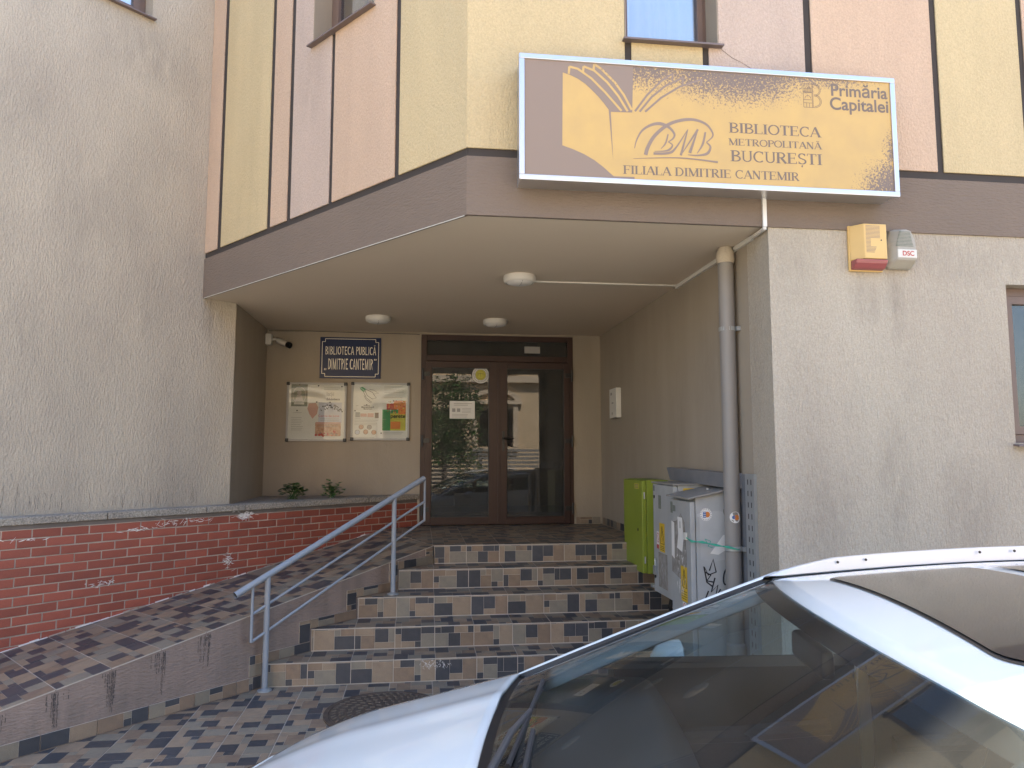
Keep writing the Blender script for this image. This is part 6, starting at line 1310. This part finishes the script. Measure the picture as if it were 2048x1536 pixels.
for x in wx:
    for z0, z1 in ((2.0, 3.4), (4.9, 6.5)):
        m = MB(); m.box(x, HY - 0.25, z0, x + 1.3, HY - 0.22, z1); wn = m.build('window', 'glass_dark', hs)
        m = MB(); m.box(x, HY - 0.2, z0, x + 0.08, HY - 0.12, z1); m.box(x + 1.22, HY - 0.2, z0, x + 1.3, HY - 0.12, z1); m.box(x + 0.61, HY - 0.2, z0, x + 0.69, HY - 0.12, z1); m.box(x + 0.08, HY - 0.2, z1 - 0.08, x + 0.61, HY - 0.12, z1); m.box(x + 0.69, HY - 0.2, z1 - 0.08, x + 1.22, HY - 0.12, z1); fo = m.build('frame', 'pvc_brown', wn); fo.location = (0, 0, 0)
        m = MB(); m.box(x - 0.2, HY + 0.001, z0 - 0.15, x + 1.5, HY + 0.14, z0 - 0.02); fo = m.build('sill', 'house_trim', wn); fo.location = (0, 0, 0)
    m = MB(); pts = [(x + 0.65 + 0.95 * math.cos(R(a)), HY + 0.001, 3.72 + 0.42 * math.sin(R(a))) for a in range(0, 181, 12)]; inn = [(x + 0.65 + 0.72 * math.cos(R(a)), HY + 0.001, 3.72 + 0.27 * math.sin(R(a))) for a in range(180, -1, -12)]
    k = len(pts)
    for i in range(k - 1): m.prism([pts[i], pts[i + 1], inn[k - 2 - i], inn[k - 1 - i]], (0, 0.12, 0))
    m.box(x - 0.35, HY + 0.001, 3.58, x + 1.65, HY + 0.15, 3.715); m.box(x - 0.2, HY + 0.001, 2.0, x - 0.02, HY + 0.08, 3.575); m.box(x + 1.32, HY + 0.001, 2.0, x + 1.5, HY + 0.08, 3.575); m.build('window_head', 'house_trim', hs)
hbox('cornice', 'house_trim', -10.2, HY + 0.001, 4.38, 4.6, HY + 0.22, 4.62); hbox('cornice', 'house_trim', -10.2, HY + 0.001, 7.3, 4.6, HY + 0.35, 7.6); hbox('plinth', 'house_trim', -10.1, HY + 0.001, -0.1, 4.5, HY + 0.1, 1.2)
m = MB(); m.prism([(-10.4, HY + 0.5, 7.61), (4.8, HY + 0.5, 7.61), (4.8, HY - 4, 9.6), (-10.4, HY - 4, 9.6)], (0, 0, 0.1)); m.build('roof', 'roof_tin', hs)
nh = thing('added_dark_house', 'dark brown house added beside the cream house to darken the reflection in the right door pane', 'house', (8, -11, 0))  # added house: its dark wall stands in for shade mirrored in the door
mk('house_brown', (0.27, 0.20, 0.14), 0.9, var=0.4, vscale=1)
m = MB(); m.box(4.9, -14, -0.1, 14, -11, 6.2); m.build('wall', 'house_brown', nh)
m = MB(); m.prism([(4.6, -10.6, 6.21), (14.3, -10.6, 6.21), (14.3, -14, 8.0), (4.6, -14, 8.0)], (0, 0, 0.1)); m.build('roof', 'roof_tin', nh)
for x in (6.0, 8.6, 11.2):
    m = MB(); m.box(x, -10.998, 1.9, x + 1.1, -10.97, 3.5); wn = m.build('window', 'house_trim', nh); m = MB(); m.box(x + 0.1, -10.969, 2.0, x + 1.0, -10.955, 3.4); po = m.build('pane', 'glass_dark', wn); po.location = (0, 0, 0)
fnc = thing('slatted_fence', 'grey fence of horizontal slats across the street', 'fence', (1.5, -5.9, 0))
for x in (-6.0, -4.0, -2.0, 0.0, 2.0, 4.0, 6.0): m = MB(); m.box(x - 0.05, -5.95, -0.02, x + 0.05, -5.85, 1.95); m.build('post', 'fence_grey', fnc)
for i in range(14): m = MB(); m.box(-6.0, -5.845, 0.12 + i * 0.13, 6.0, -5.825, 0.20 + i * 0.13); m.build('slat', 'fence_grey', fnc)
def tree(name, label, x, y, h, r, n, seed, zc_):
    rnd = random.Random(seed); t = thing(name, label, 'tree', (x, y, -0.02)); m = MB()
    m.tube([(x, y, -0.02), (x + 0.05, y, h * 0.3), (x - 0.05, y + 0.05, h * 0.6), (x, y, h * 0.85)], [0.10, 0.085, 0.06, 0.02], 9)
    for i in range(9):
        a = rnd.uniform(0, 6.28); z = h * rnd.uniform(0.3, 0.75); m.tube([(x, y, z), (x + r * 0.5 * math.cos(a), y + r * 0.5 * math.sin(a), z + 0.3), (x + r * 0.85 * math.cos(a), y + r * 0.85 * math.sin(a), z + 0.5)], [0.04, 0.025, 0.008], 6)
    m.build('trunk', 'bark', t, smooth=True)
    V, F = [], []; cl = [(Vector((rnd.gauss(0, 0.5), rnd.gauss(0, 0.5), rnd.gauss(0, 0.5))), rnd.uniform(0.25, 0.5)) for _ in range(26)]
    for i in range(n):
        c, cr = rnd.choice(cl); p = Vector((rnd.gauss(0, 1), rnd.gauss(0, 1), rnd.gauss(0, 1))).normalized() * (cr * rnd.uniform(0.5, 1.0)) + c
        p = Vector((x + p.x * r, y + p.y * r, zc_ + p.z * r * 1.0)); d = Vector((rnd.gauss(0, 1), rnd.gauss(0, 1), rnd.gauss(-0.3, 0.7))).normalized(); s_ = d.orthogonal().normalized(); L_ = rnd.uniform(0.07, 0.13); k = len(V)
        V += [p, p + d * L_ * 0.5 + s_ * L_ * 0.3, p + d * L_, p + d * L_ * 0.5 - s_ * L_ * 0.3]; F += [(k, k + 1, k + 2, k + 3)]
    tag(obj('crown', mesh('crown', V, F, 'leaf'), t), kind='stuff')
tree('street_tree', 'leafy green tree behind the slatted fence across the street', 0.75, -5.0, 4.2, 1.5, 9000, 11, 2.5)
